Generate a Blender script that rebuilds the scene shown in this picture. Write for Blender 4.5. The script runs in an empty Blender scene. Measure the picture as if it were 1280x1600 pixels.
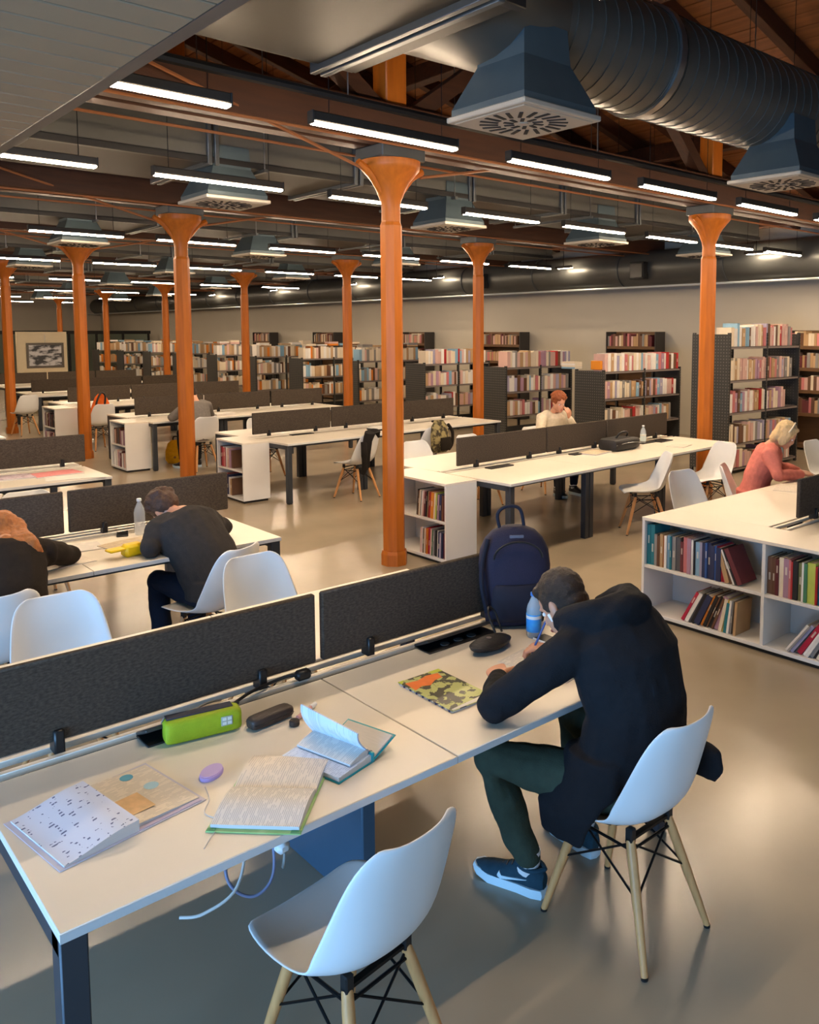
import bpy, bmesh, math, random
from mathutils import Vector, Matrix, Quaternion
from mathutils import noise as mnoise

# ------------------------------------------------------------------ camera
sc = bpy.context.scene
COL = sc.collection
F, CX, CY = 1308.058, 740.536, 637.370
PITCH, ROLL, YAW = 0.0899, 0.001, 0.835
CAM_H = 2.07
cam = bpy.data.cameras.new('camera'); camo = bpy.data.objects.new('camera', cam); COL.objects.link(camo)
cam.sensor_fit = 'HORIZONTAL'; cam.sensor_width = 36.0; cam.lens = F / 1280 * 36
cam.shift_x = (640 - CX) / 1280; cam.shift_y = (CY - 800) / 1280
cam.clip_start = 0.05; cam.clip_end = 200
_f = Vector((math.cos(YAW)*math.cos(PITCH), math.sin(YAW)*math.cos(PITCH), -math.sin(PITCH)))
_r = Vector((math.sin(YAW), -math.cos(YAW), 0)); _d = _f.cross(_r)
_r2 = math.cos(ROLL)*_r + math.sin(ROLL)*_d; _d2 = -math.sin(ROLL)*_r + math.cos(ROLL)*_d
camo.matrix_world = Matrix(((_r2.x, -_d2.x, -_f.x, 0), (_r2.y, -_d2.y, -_f.y, 0), (_r2.z, -_d2.z, -_f.z, CAM_H), (0, 0, 0, 1)))
sc.camera = camo
# ------------------------------------------------------------------ world, daylight, exposure
sc.view_settings.view_transform = 'Standard'; sc.view_settings.look = 'None'
sc.view_settings.gamma = 1.0; sc.view_settings.use_curve_mapping = False
sc.view_settings.exposure = 1.18
TUBE = 72.0
w = bpy.data.worlds.new('sky'); sc.world = w; w.use_nodes = True
w.node_tree.nodes['Background'].inputs[0].default_value = (0.55, 0.72, 1.0, 1)
w.node_tree.nodes['Background'].inputs[1].default_value = 0.3

def area(name, loc, target, sx, sy, power, color):
    l = bpy.data.lights.new(name, 'AREA'); l.shape = 'RECTANGLE'; l.size = sx; l.size_y = sy
    l.energy = power; l.color = color
    o = bpy.data.objects.new(name, l); COL.objects.link(o); o.location = loc
    o.rotation_euler = (Vector(target) - Vector(loc)).to_track_quat('-Z', 'Y').to_euler()
    return o
# daylight entering by the windows of the walls behind and left of the camera
area('window_daylight', (-3.9, 1.2, 1.15), (0, 1.4, 0.45), 5.0, 1.3, 260, (0.25, 0.55, 1.0))
area('window_daylight', (1.5, -4.4, 1.9), (1.6, 0, 0.9), 6.0, 2.2, 40, (0.34, 0.64, 1.0))
sc.cycles.use_denoising = True
sc.cycles.max_bounces = 6; sc.cycles.diffuse_bounces = 3; sc.cycles.glossy_bounces = 3
sc.cycles.transmission_bounces = 6; sc.cycles.caustics_reflective = False; sc.cycles.caustics_refractive = False
sc.cycles.sample_clamp_indirect = 4.0
rnd = random.Random(7)

# ------------------------------------------------------------------ materials
def s2l(c):
    return tuple(((v/255)/12.92 if v/255 <= 0.04045 else ((v/255+0.055)/1.055)**2.4) for v in c)
MATS = {}
def mat(name, rgb, rough=0.5, metal=0.0, var=0.0, scale=8.0, bump=0.0, bscale=60.0, stretch=None, rgb2=None, trans=0.0, ior=1.45, coat=0.0, alpha=1.0, objcol=False, emit=0.0, attr=None, spec=0.5, detail=5):
    if name in MATS: return MATS[name]
    m = bpy.data.materials.new(name); m.use_nodes = True; nt = m.node_tree; N = nt.nodes; L = nt.links
    b = N['Principled BSDF']; c = s2l(rgb)
    b.inputs['Base Color'].default_value = (*c, 1); b.inputs['Roughness'].default_value = rough
    b.inputs['Metallic'].default_value = metal; b.inputs['Transmission Weight'].default_value = trans
    b.inputs['IOR'].default_value = ior; b.inputs['Coat Weight'].default_value = coat; b.inputs['Alpha'].default_value = alpha
    b.inputs['Specular IOR Level'].default_value = spec
    if emit:
        b.inputs['Emission Color'].default_value = (*c, 1); b.inputs['Emission Strength'].default_value = emit
    src = None
    if objcol:
        oi = N.new('ShaderNodeObjectInfo'); src = oi.outputs['Color']
    if attr:
        an = N.new('ShaderNodeAttribute'); an.attribute_name = attr; src = an.outputs['Color']
    vec = None
    if var or bump:
        tc = N.new('ShaderNodeTexCoord'); mp = N.new('ShaderNodeMapping'); L.new(tc.outputs['Object'], mp.inputs['Vector'])
        if stretch: mp.inputs['Scale'].default_value = stretch
        vec = mp.outputs['Vector']
    if var:
        n = N.new('ShaderNodeTexNoise'); n.inputs['Scale'].default_value = scale; n.inputs['Detail'].default_value = detail
        L.new(vec, n.inputs['Vector'])
        mr = N.new('ShaderNodeMapRange'); lo = {1: 0.44, 2: 0.49}.get(var, 0.2); mr.inputs['From Min'].default_value = lo; mr.inputs['From Max'].default_value = 1 - lo
        L.new(n.outputs['Fac'], mr.inputs['Value'])
        if rgb2:
            mx = N.new('ShaderNodeMix'); mx.data_type = 'RGBA'
            mx.inputs['A'].default_value = (*c, 1); mx.inputs['B'].default_value = (*s2l(rgb2), 1)
            L.new(mr.outputs[0], mx.inputs['Factor']); src = mx.outputs['Result']
        else:
            mr.inputs['To Min'].default_value = 1 - var; mr.inputs['To Max'].default_value = 1 + var
            hs = N.new('ShaderNodeHueSaturation'); L.new(mr.outputs[0], hs.inputs['Value'])
            if src: L.new(src, hs.inputs['Color'])
            else: hs.inputs['Color'].default_value = (*c, 1)
            src = hs.outputs['Color']
    if src: L.new(src, b.inputs['Base Color'])
    if bump:
        n2 = N.new('ShaderNodeTexNoise'); n2.inputs['Scale'].default_value = bscale; n2.inputs['Detail'].default_value = 3
        L.new(vec, n2.inputs['Vector'])
        bp = N.new('ShaderNodeBump'); bp.inputs['Strength'].default_value = bump; bp.inputs['Distance'].default_value = 0.01
        L.new(n2.outputs['Fac'], bp.inputs['Height']); L.new(bp.outputs['Normal'], b.inputs['Normal'])
    MATS[name] = m
    return m

def page_mat(name, rgb, ink, sx, sy, thr):
    """paper with printed lines of text (flat print)"""
    m = mat(name, rgb, 0.6); nt = m.node_tree; N = nt.nodes; L = nt.links
    tc = N.new('ShaderNodeTexCoord'); sep = N.new('ShaderNodeSeparateXYZ'); L.new(tc.outputs['Object'], sep.inputs[0])
    w1 = N.new('ShaderNodeMath'); w1.operation = 'MULTIPLY'; w1.inputs[1].default_value = sy; L.new(sep.outputs['Y'], w1.inputs[0])
    fr = N.new('ShaderNodeMath'); fr.operation = 'FRACT'; L.new(w1.outputs[0], fr.inputs[0])
    gt = N.new('ShaderNodeMath'); gt.operation = 'GREATER_THAN'; gt.inputs[1].default_value = 0.55; L.new(fr.outputs[0], gt.inputs[0])
    mp = N.new('ShaderNodeMapping'); mp.inputs['Scale'].default_value = (sx, sy*0.5, 1); L.new(tc.outputs['Object'], mp.inputs[0])
    n = N.new('ShaderNodeTexNoise'); n.inputs['Scale'].default_value = 1.0; n.inputs['Detail'].default_value = 2; L.new(mp.outputs[0], n.inputs['Vector'])
    g2 = N.new('ShaderNodeMath'); g2.operation = 'GREATER_THAN'; g2.inputs[1].default_value = thr; L.new(n.outputs['Fac'], g2.inputs[0])
    mu = N.new('ShaderNodeMath'); mu.operation = 'MULTIPLY'; L.new(gt.outputs[0], mu.inputs[0]); L.new(g2.outputs[0], mu.inputs[1])
    mx = N.new('ShaderNodeMix'); mx.data_type = 'RGBA'; mx.inputs['A'].default_value = (*s2l(rgb), 1); mx.inputs['B'].default_value = (*s2l(ink), 1)
    L.new(mu.outputs[0], mx.inputs['Factor']); L.new(mx.outputs['Result'], N['Principled BSDF'].inputs['Base Color'])
    return m

# ------------------------------------------------------------------ mesh builder
class MB:
    def __init__(s): s.v = []; s.f = []; s.m = []; s.mats = []
    def mi(s, m):
        if m not in s.mats: s.mats.append(m)
        return s.mats.index(m)
    def add(s, vs, fs, m):
        b = len(s.v); s.v += [tuple(v) for v in vs]; k = s.mi(m)
        for f in fs: s.f.append([b+i for i in f]); s.m.append(k)
    def box(s, x0, y0, z0, x1, y1, z1, m, bev=0.0, M=None):
        if bev <= 0:
            vs = [(x, y, z) for z in (z0, z1) for y in (y0, y1) for x in (x0, x1)]
            fs = [(0,2,3,1),(4,5,7,6),(0,1,5,4),(2,6,7,3),(0,4,6,2),(1,3,7,5)]
        else:
            b = min(bev, (x1-x0)/2.01, (y1-y0)/2.01, (z1-z0)/2.01)
            vs = []; idx = {}
            for sx in (0,1):
                for sy in (0,1):
                    for sz in (0,1):
                        X = (x0, x1)[sx]; Y = (y0, y1)[sy]; Z = (z0, z1)[sz]
                        dx = b if sx == 0 else -b; dy = b if sy == 0 else -b; dz = b if sz == 0 else -b
                        idx[(sx,sy,sz,0)] = len(vs); vs.append((X, Y+dy, Z+dz))
                        idx[(sx,sy,sz,1)] = len(vs); vs.append((X+dx, Y, Z+dz))
                        idx[(sx,sy,sz,2)] = len(vs); vs.append((X+dx, Y+dy, Z))
            fs = []
            for a in range(3):
                for sd in (0,1):
                    q = []
                    for (p, r) in ((0,0),(1,0),(1,1),(0,1)):
                        k = [p, r]; k.insert(a, sd); q.append(idx[(*k, a)])
                    fs.append(q if (sd == 1) ^ (a == 1) else q[::-1])
            for a in range(3):       # edges along axis a
                o = [i for i in range(3) if i != a]
                for p in (0,1):
                    for r in (0,1):
                        k0 = [0,0,0]; k0[o[0]] = p; k0[o[1]] = r; k1 = list(k0); k1[a] = 1
                        fs.append([idx[(*k0,o[0])], idx[(*k1,o[0])], idx[(*k1,o[1])], idx[(*k0,o[1])]])
            for sx in (0,1):
                for sy in (0,1):
                    for sz in (0,1): fs.append([idx[(sx,sy,sz,i)] for i in range(3)])
        if M is not None: vs = [M @ Vector(v) for v in vs]
        s.add(vs, fs, m)
    def tube(s, p0, p1, r0, r1, m, n=10, caps=True, start=0.0):
        s.path([p0, p1], [r0, r1], m, n, caps, start)
    def path(s, pts, rs, m, n=8, caps=True, start=0.0):
        pts = [Vector(p) for p in pts]
        if not hasattr(rs, '__len__'): rs = [rs]*len(pts)
        vs = []; up = None
        for i, p in enumerate(pts):
            t = (pts[min(i+1, len(pts)-1)] - pts[max(i-1, 0)]).normalized()
            if up is None:
                up = Vector((0,0,1)) if abs(t.z) < 0.9 else Vector((1,0,0))
            a = (up - t*up.dot(t)).normalized(); b = t.cross(a); up = a
            for k in range(n):
                th = 2*math.pi*k/n + start
                vs.append(p + (a*math.cos(th) + b*math.sin(th))*rs[i])
        fs = [(i*n+k, i*n+(k+1)%n, (i+1)*n+(k+1)%n, (i+1)*n+k) for i in range(len(pts)-1) for k in range(n)]
        if caps: fs += [tuple(range(n))[::-1], tuple(range((len(pts)-1)*n, len(pts)*n))]
        s.add(vs, fs, m)
    def lathe(s, prof, m, n=20, c=(0,0,0), ang=0.0, caps=True):
        vs = [(c[0]+r*math.cos(2*math.pi*k/n+ang), c[1]+r*math.sin(2*math.pi*k/n+ang), c[2]+z) for r, z in prof for k in range(n)]
        fs = [(i*n+k, i*n+(k+1)%n, (i+1)*n+(k+1)%n, (i+1)*n+k) for i in range(len(prof)-1) for k in range(n)]
        if caps: fs += [tuple(range(n))[::-1], tuple(range((len(prof)-1)*n, len(prof)*n))]
        s.add(vs, fs, m)
    def loft(s, rings, m, n=16, caps=True):
        """rings: (centre, axis a, axis b) full vectors"""
        vs = []
        for c, a, b in rings:
            c, a, b = Vector(c), Vector(a), Vector(b)
            for k in range(n):
                th = 2*math.pi*k/n; vs.append(c + a*math.cos(th) + b*math.sin(th))
        fs = [(i*n+k, i*n+(k+1)%n, (i+1)*n+(k+1)%n, (i+1)*n+k) for i in range(len(rings)-1) for k in range(n)]
        if caps: fs += [tuple(range(n))[::-1], tuple(range((len(rings)-1)*n, len(rings)*n))]
        s.add(vs, fs, m)
    def ell(s, c, ax, m, n=14, h=9):
        """ellipsoid; ax = three axis vectors or three radii"""
        c = Vector(c)
        if not hasattr(ax[0], '__len__'): ax = ((ax[0],0,0),(0,ax[1],0),(0,0,ax[2]))
        A = [Vector(a) for a in ax]; vs = [c - A[2]]
        for i in range(1, h):
            ph = -math.pi/2 + math.pi*i/h
            for k in range(n):
                th = 2*math.pi*k/n
                vs.append(c + A[0]*math.cos(ph)*math.cos(th) + A[1]*math.cos(ph)*math.sin(th) + A[2]*math.sin(ph))
        vs.append(c + A[2]); fs = []
        for k in range(n): fs.append((0, 1+(k+1)%n, 1+k))
        for i in range(h-2):
            for k in range(n): fs.append((1+i*n+k, 1+i*n+(k+1)%n, 1+(i+1)*n+(k+1)%n, 1+(i+1)*n+k))
        t = len(vs)-1
        for k in range(n): fs.append((t, 1+(h-2)*n+k, 1+(h-2)*n+(k+1)%n))
        s.add(vs, fs, m)
    def prism(s, poly, z0, z1, m, M=None):
        n = len(poly); vs = [(x, y, z0) for x, y in poly] + [(x, y, z1) for x, y in poly]
        fs = [tuple(range(n))[::-1], tuple(range(n, 2*n))] + [(i, (i+1)%n, n+(i+1)%n, n+i) for i in range(n)]
        if M is not None: vs = [M @ Vector(v) for v in vs]
        s.add(vs, fs, m)
    def mesh(s, name, smooth=False):
        me = bpy.data.meshes.new(name); me.from_pydata(s.v, [], s.f)
        for m in s.mats: me.materials.append(m)
        me.polygons.foreach_set('material_index', s.m)
        bm = bmesh.new(); bm.from_mesh(me); bmesh.ops.recalc_face_normals(bm, faces=bm.faces); bm.to_mesh(me); bm.free()
        if smooth:
            me.polygons.foreach_set('use_smooth', [True]*len(me.polygons))
            if smooth != 'all': me.set_sharp_from_angle(angle=math.radians(40))
        me.update(); return me
    def obj(s, name, parent=None, smooth=True, loc=None, rot=None):
        return ob(s.mesh(name, smooth), name, parent, loc, rot)

def ob(me, name, parent=None, loc=None, rot=None, scale=None):
    o = bpy.data.objects.new(name, me); COL.objects.link(o)
    if parent is not None: o.parent = parent
    if loc is not None: o.location = loc
    if rot is not None: o.rotation_euler = rot
    if scale is not None: o.scale = scale
    return o
def tag(o, label, cat, group=None, kind=None):
    o['label'] = label; o['category'] = cat
    if group: o['group'] = group
    if kind: o['kind'] = kind
    return o
def thing(name, label, cat, loc=(0,0,0), rz=0.0, group=None, kind=None):
    o = bpy.data.objects.new(name, None); COL.objects.link(o); o.location = loc; o.rotation_euler = (0,0,rz)
    o.empty_display_size = 0.1
    return tag(o, label, cat, group, kind)
def struct(o):
    o['kind'] = 'structure'; return o
def copy_tree(root, loc, rz, label, group=None):
    r = root.copy(); COL.objects.link(r); r.location = loc; r.rotation_euler = (0,0,rz); r['label'] = label
    if group: r['group'] = group
    for ch in root.children:
        c = ch.copy(); COL.objects.link(c); c.parent = r
        for g in ch.children:
            d = g.copy(); COL.objects.link(d); d.parent = c
    return r
def smooth_path(pts, n=6):
    P = [Vector(p) for p in pts]; out = []
    for i in range(len(P)-1):
        a, b, c, d = P[max(i-1,0)], P[i], P[i+1], P[min(i+2,len(P)-1)]
        for k in range(n):
            t = k/n
            out.append(0.5*((2*b) + (c-a)*t + (2*a-5*b+4*c-d)*t*t + (3*b-a-3*c+d)*t**3))
    out.append(P[-1]); return out
ORD = ['first','second','third','fourth','fifth','sixth','seventh','eighth','ninth','tenth','eleventh','twelfth','thirteenth','fourteenth','fifteenth','sixteenth','seventeenth','eighteenth','nineteenth','twentieth']
TENS = {2:'twenty',3:'thirty',4:'forty',5:'fifty'}
def nth(i):
    i += 1
    if i <= 20: return ORD[i-1]
    t, u = divmod(i, 10)
    return (TENS[t]+'-'+ORD[u-1]) if u else {30:'thirtieth',40:'fortieth',50:'fiftieth'}[i]
PI = math.pi

# palette
WHITE_LAM = mat('white_laminate', (226, 216, 200), 0.35, var=0.03, scale=3)
WHITE_EDGE = mat('laminate_edge', (205, 204, 202), 0.45, var=0.03, scale=5)
SHELF_W = mat('bookcase_white', (222, 218, 212), 0.4, var=0.03, scale=4)
ANTH = mat('anthracite_steel', (58, 62, 68), 0.45, 0.3, var=0.06, scale=6)
BLACK = mat('black_plastic', (28, 27, 27), 0.4, var=0.08, scale=20)
FELT = mat('grey_felt', (76, 67, 58), 0.95, var=0.5, scale=70, bump=0.4, bscale=300, stretch=(1,1,2.2), spec=0.15)
CHAIR_W = mat('chair_white', (226, 226, 224), 0.38, var=0.02, scale=4)
BEECH = mat('beech_wood', (204, 146, 90), 0.45, var=0.14, scale=14, stretch=(6,6,0.6))
WIRE = mat('black_wire', (25, 25, 27), 0.35, 0.6, var=0.05)
STEEL = mat('bare_steel', (150, 150, 150), 0.3, 0.9, var=0.05)
PAPER = mat('paper', (226, 222, 214), 0.65, var=0.02)
COLUMN = mat('column_varnish', (182, 100, 28), 0.45, var=0.18, scale=5, stretch=(5,5,0.5), spec=0.4)
TIMBER = mat('roof_timber', (66, 36, 18), 0.6, var=0.3, scale=4, stretch=(0.6,5,5), bump=0.15)
RAFTER = mat('rafter_timber', (76, 44, 26), 0.65, var=0.3, scale=4, stretch=(0.6,5,5))
PLANK = mat('roof_plank', (134, 82, 44), 0.6, var=0.3, scale=3, stretch=(6,0.5,6), objcol=False)
DUCT = mat('galvanised_duct', (84, 83, 78), 0.4, 0.3, var=0.12, scale=2.5)
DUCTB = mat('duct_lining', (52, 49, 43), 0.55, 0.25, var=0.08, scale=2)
FLANGE = mat('duct_flange', (88, 92, 94), 0.4, 0.6, var=0.1)
PLENUM = mat('plenum_blue_grey', (72, 86, 92), 0.5, 0.3, var=0.1, scale=5)
PLATE = mat('diffuser_plate', (170, 162, 148), 0.45, 0.2, var=0.05)
SLOT = mat('dark_slot', (26, 25, 24), 0.7, var=0.05)
HOUS = mat('lamp_housing', (44, 42, 40), 0.45, 0.3, var=0.05)
LAMP = mat('lamp_diffuser', (255, 227, 193), 0.5, emit=TUBE)
WALLP = mat('wall_paint', (190, 182, 166), 0.85, var=0.05, scale=0.6, bump=0.05, bscale=20)
RACKM = mat('rack_steel', (66, 66, 66), 0.45, 0.4, var=0.1, scale=10)
SHELFM = mat('rack_shelf', (138, 126, 120), 0.45, 0.2, var=0.08)

# ------------------------------------------------------------------ room shell
def floor_material():
    m = mat('polished_concrete', (172, 156, 132), 0.25, var=0.5, scale=0.8, rgb2=(140, 127, 107), bump=0.0, spec=0.7, detail=5)
    nt = m.node_tree; N = nt.nodes; L = nt.links; b = N['Principled BSDF']
    tc = N.new('ShaderNodeTexCoord'); n = N.new('ShaderNodeTexNoise'); n.inputs['Scale'].default_value = 0.8; n.inputs['Detail'].default_value = 1.5
    L.new(tc.outputs['Object'], n.inputs['Vector'])
    mr = N.new('ShaderNodeMapRange'); mr.inputs['From Min'].default_value = 0.1; mr.inputs['From Max'].default_value = 0.9
    mr.inputs['To Min'].default_value = 0.2; mr.inputs['To Max'].default_value = 0.262
    L.new(n.outputs['Fac'], mr.inputs['Value']); L.new(mr.outputs[0], b.inputs['Roughness'])
    return m
XL, XR, YF, YB = -4.0, 14.5, -4.5, 44.0
RIDGE_X, RIDGE_Z, SLOPE = 4.4, 6.75, 0.262
def roof_z(x): return RIDGE_Z - SLOPE*abs(x - RIDGE_X)
mb = MB(); mb.box(XL, YF, -0.2, XR, YB, 0, floor_material()); struct(mb.obj('floor', smooth=False))
mb = MB(); mb.box(XR, YF, 0, XR+0.3, YB, roof_z(XR)+0.35, WALLP); struct(mb.obj('wall_right', smooth=False))
mb = MB(); mb.prism([(XL, 0), (XR, 0), (XR, roof_z(XR)), (RIDGE_X, RIDGE_Z), (XL, roof_z(XL))], 0, 0.3, WALLP,
                    Matrix(((1,0,0,0),(0,0,1,YB),(0,1,0,0),(0,0,0,1)))); struct(mb.obj('wall_back', smooth=False))
mb = MB()     # left and front walls with window openings
mb.box(XL-0.3, YF, 0, XL, YB, 0.4, WALLP); mb.box(XL-0.3, YF, 2.0, XL, YB, roof_z(XL)+0.35, WALLP)
mb.box(XL-0.3, YF, 0.4, XL, -1.4, 2.0, WALLP); mb.box(XL-0.3, 3.8, 0.4, XL, YB, 2.0, WALLP)
struct(mb.obj('wall_left', smooth=False))
mb = MB()
mb.box(XL, YF-0.3, 0, XR, YF, 0.8, WALLP); mb.box(XL, YF-0.3, 3.0, XR, YF, 4.2, WALLP)
mb.box(XL, YF-0.3, 0.8, -1.7, YF, 3.0, WALLP); mb.box(4.7, YF-0.3, 0.8, XR, YF, 3.0, WALLP)
mb.prism([(XL, 4.2), (XR, 4.2), (XR, max(4.25, roof_z(XR))), (RIDGE_X, RIDGE_Z), (XL, max(4.25, roof_z(XL)))], 0, 0.3, WALLP,
         Matrix(((1,0,0,0),(0,0,1,YF-0.3),(0,1,0,0),(0,0,0,1)))); struct(mb.obj('wall_front', smooth=False))

# roof: boards running along the hall on sloping rafters
ceil = bpy.data.objects.new('ceiling', None); COL.objects.link(ceil); struct(ceil)
ang = math.atan(SLOPE)
pw = 0.24
mbp = MB(); mbp.box(-pw/2+0.006, YF, -0.015, pw/2-0.006, YB, 0.015, PLANK, 0.004); plank_me = mbp.mesh('plank')
mbb = MB(); mbb.prism([(XL-0.1, roof_z(XL-0.1)+0.06), (RIDGE_X, RIDGE_Z+0.06), (XR+0.1, roof_z(XR+0.1)+0.06), (XR+0.1, roof_z(XR+0.1)+0.12), (RIDGE_X, RIDGE_Z+0.12), (XL-0.1, roof_z(XL-0.1)+0.12)], 0, YB-YF+0.3, SLOT,
    Matrix(((1,0,0,0),(0,0,1,YF-0.3),(0,1,0,0),(0,0,0,1))))
mbb.obj('roof_deck', ceil, smooth=False)
for sgn, X1 in ((1, XR), (-1, XL)):
    ln = abs(X1 - RIDGE_X)/math.cos(ang); n = int(ln/pw)
    for i in range(n+1):
        d = (i+0.5)*pw; x = RIDGE_X + sgn*d*math.cos(ang)
        ob(plank_me, 'plank', ceil, (x, 0, RIDGE_Z - d*math.sin(ang) + 0.02), (0, sgn*ang, 0))
    rl = ln + 0.05
    mbr = MB(); mbr.box(0, -0.06, -0.2, rl, 0.06, 0, RAFTER, 0.006); rme = mbr.mesh('rafter')
    y = YF + 0.4
    while y < 40:
        o = ob(rme, 'rafter', ceil, (RIDGE_X, y, RIDGE_Z), (0, ang, 0 if sgn > 0 else PI)); y += 0.82
    for i, d in enumerate((3.2, 6.6, 9.6)):
        if d > ln - 0.5: continue
        x = RIDGE_X + sgn*d*math.cos(ang); mb = MB()
        mb.box(x-0.09, YF, roof_z(x)-0.44, x+0.09, YB, roof_z(x)-0.2, RAFTER, 0.01); mb.obj('purlin', ceil)

# timber trusses along each row of columns
TR_Y = [1.35, 5.95, 10.4, 14.5, 19.2, 24.4, 29.8, 35.4]
CH0, CH1 = 3.64, 3.97
COL_X = [4.42, 9.4]
for ti, ty in enumerate(TR_Y):
    tr = bpy.data.objects.new('roof_truss', None); COL.objects.link(tr); struct(tr)
    tr.location = (0, ty, 0)
    for s in (-1, 1):
        mb = MB(); mb.box(XL, s*0.115-0.085 , CH0, XR, s*0.115+0.085, CH1, TIMBER, 0.012); mb.obj('tie_beam', tr)
    for cx in COL_X + [-0.5]:
        mb = MB(); mb.box(cx-0.11, -0.1, CH0, cx+0.11, 0.1, roof_z(cx)-0.2, COLUMN if cx > 0 else TIMBER, 0.012); mb.obj('king_post', tr)
    for a, b in ((4.6, 7.2), (4.3, 1.7), (9.55, 12.0), (9.25, 7.2), (-0.35, 1.9), (-0.7, -2.6)):
        mb = MB(); mb.tube((a, 0, CH1-0.05), (b, 0, roof_z(b)-0.22), 0.1, 0.1, TIMBER, 4, start=PI/4); mb.obj('strut', tr)
    for s in (-1, 1):
        mb = MB(); mb.tube((XL, s*0.3, CH0-0.03), (XR, s*0.3, CH0-0.03), 0.012, 0.012, mat('tie_rod', (150, 96, 60), 0.4, 0.3), 6); mb.obj('tie_rod', tr)
    for s in (-1, 1):   # diagonal iron brace rods under the beam
        mb = MB(); mb.tube((4.45+s*0.3, 0.0, CH0-0.2), (4.45+s*2.4, 0.32*s, CH0+0.25), 0.014, 0.014, mat('tie_rod', (150, 96, 60), 0.4, 0.3), 6); mb.obj('brace_rod', tr)

# ------------------------------------------------------------------ columns
def col_mesh():
    mb = MB(); a = PI/8
    mb.lathe([(0.099, 0), (0.097, 2.99), (0.086, 3.02), (0.086, 3.03)], COLUMN, 8, ang=a)
    sh = mb.mesh('shaft', False)
    mb = MB()
    mb.lathe([(0.118, 0), (0.118, 0.1), (0.11, 0.13)], COLUMN, 8, ang=a); bs = mb.mesh('base', False)
    mb = MB()
    mb.lathe([(0.083, 3.03), (0.081, 3.14), (0.09, 3.2), (0.108, 3.24), (0.13, 3.3), (0.165, 3.36), (0.215, 3.42), (0.25, 3.46), (0.258, 3.49), (0.258, 3.53)], COLUMN, 24)
    for s in (-1, 1):          # carved brackets under the beam
        mb.path(smooth_path([(s*0.09, 0, 3.26), (s*0.15, 0, 3.33), (s*0.22, 0, 3.42), (s*0.34, 0, 3.49)], 4), [0.03]*6+[0.035]*7, COLUMN, 8)
    cp = mb.mesh('capital', True)
    mb = MB(); mb.box(-0.23, -0.2, 3.53, 0.23, 0.2, 3.64, FLANGE, 0.01); pl = mb.mesh('bearing_plate')
    return sh, bs, cp, pl
CM = col_mesh()
COLS = []
dist_words = ['nearest', 'second', 'third', 'fourth', 'fifth', 'sixth', 'seventh']
for ci, cx in enumerate(COL_X):
    for ri, ty in enumerate(TR_Y[1:]):
        x = cx + (0.02*ri if ci == 0 else 0.12*ri)
        if ci == 0 and ri == 0: lab = 'orange octagonal timber column in the aisle, nearest of all, with flared capital'
        elif ci == 0: lab = f'orange timber column, {nth(ri)} of the row along the main aisle'
        elif ri == 0: lab = 'orange timber column at the end of the desk by the tall metal rack'
        else: lab = f'orange timber column, {nth(ri)} of the row nearer the wall of book racks'
        t = thing('column', lab, 'column', (x, ty, 0), 0, 'orange timber columns', 'thing')
        for me in CM: ob(me, me.name.split('.')[0], t)
        COLS.append(t)

# ------------------------------------------------------------------ ducts
def rect_duct(name, label, y0, y1, z0, z1, x0, x1, seams, parent_end=None):
    t = thing(name, label, 'duct', (0, 0, 0), 0, 'rectangular ventilation ducts')
    mb = MB()
    mb.box(x0, y0, z0, x1, y1, z1, DUCT, 0.01); mb.obj('casing', t)
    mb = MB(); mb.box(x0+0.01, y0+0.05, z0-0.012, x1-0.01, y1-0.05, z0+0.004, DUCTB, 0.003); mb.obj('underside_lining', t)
    mb = MB(); mb.box(x0, y0-0.02, z0-0.03, x1, y0+0.04, z0+0.03, BLACK, 0.005); mb.obj('corner_trim', t)
    fm = None
    for s in seams:
        mb = MB()
        for q in (-0.035, 0.035):
            mb.box(s+q-0.02, y0-0.04, z0-0.05, s+q+0.02, y1+0.04, z1+0.03, FLANGE, 0.004)
        mb.obj('flange', t)
    for x in [x0+0.3+2.4*i for i in range(int((x1-x0)/2.4)+1)]:
        if x > x1-0.1: break
        for yy in (y0-0.06, y1+0.06):
            mb = MB(); mb.tube((x, yy, z0-0.04), (x, yy, roof_z(x)-0.2), 0.006, 0.006, STEEL, 5); mb.obj('hanger_rod', t)
        mb = MB(); mb.box(x-0.02, y0-0.09, z0-0.06, x+0.02, y1+0.09, z0-0.03, FLANGE); mb.obj('hanger_rail', t)
    return t
rect_duct('ventilation_duct', 'wide beige rectangular duct overhead, nearest, with cross flanges', 2.95, 4.42, 3.65, 4.35, -3.5, 3.0, [1.5, 2.78, -0.2, -1.8])
t = rect_duct('ventilation_duct', 'long rectangular duct along the hall behind the second lamp row', 7.45, 8.75, 3.65, 4.2, -3.5, 13.3, [1.9+1.6*i for i in range(7)])
DY = [(12.2, 13.4), (17.0, 18.2), (22.2, 23.4), (27.8, 29.0), (33.2, 34.4)]
for i, (a, b) in enumerate(DY):
    rect_duct('ventilation_duct', f'long rectangular duct crossing the ceiling, {nth(i+2)} from the camera', a, b, 3.65, 4.2, -3.5, 13.3, [0.5+2.2*k for k in range(6)])
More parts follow.
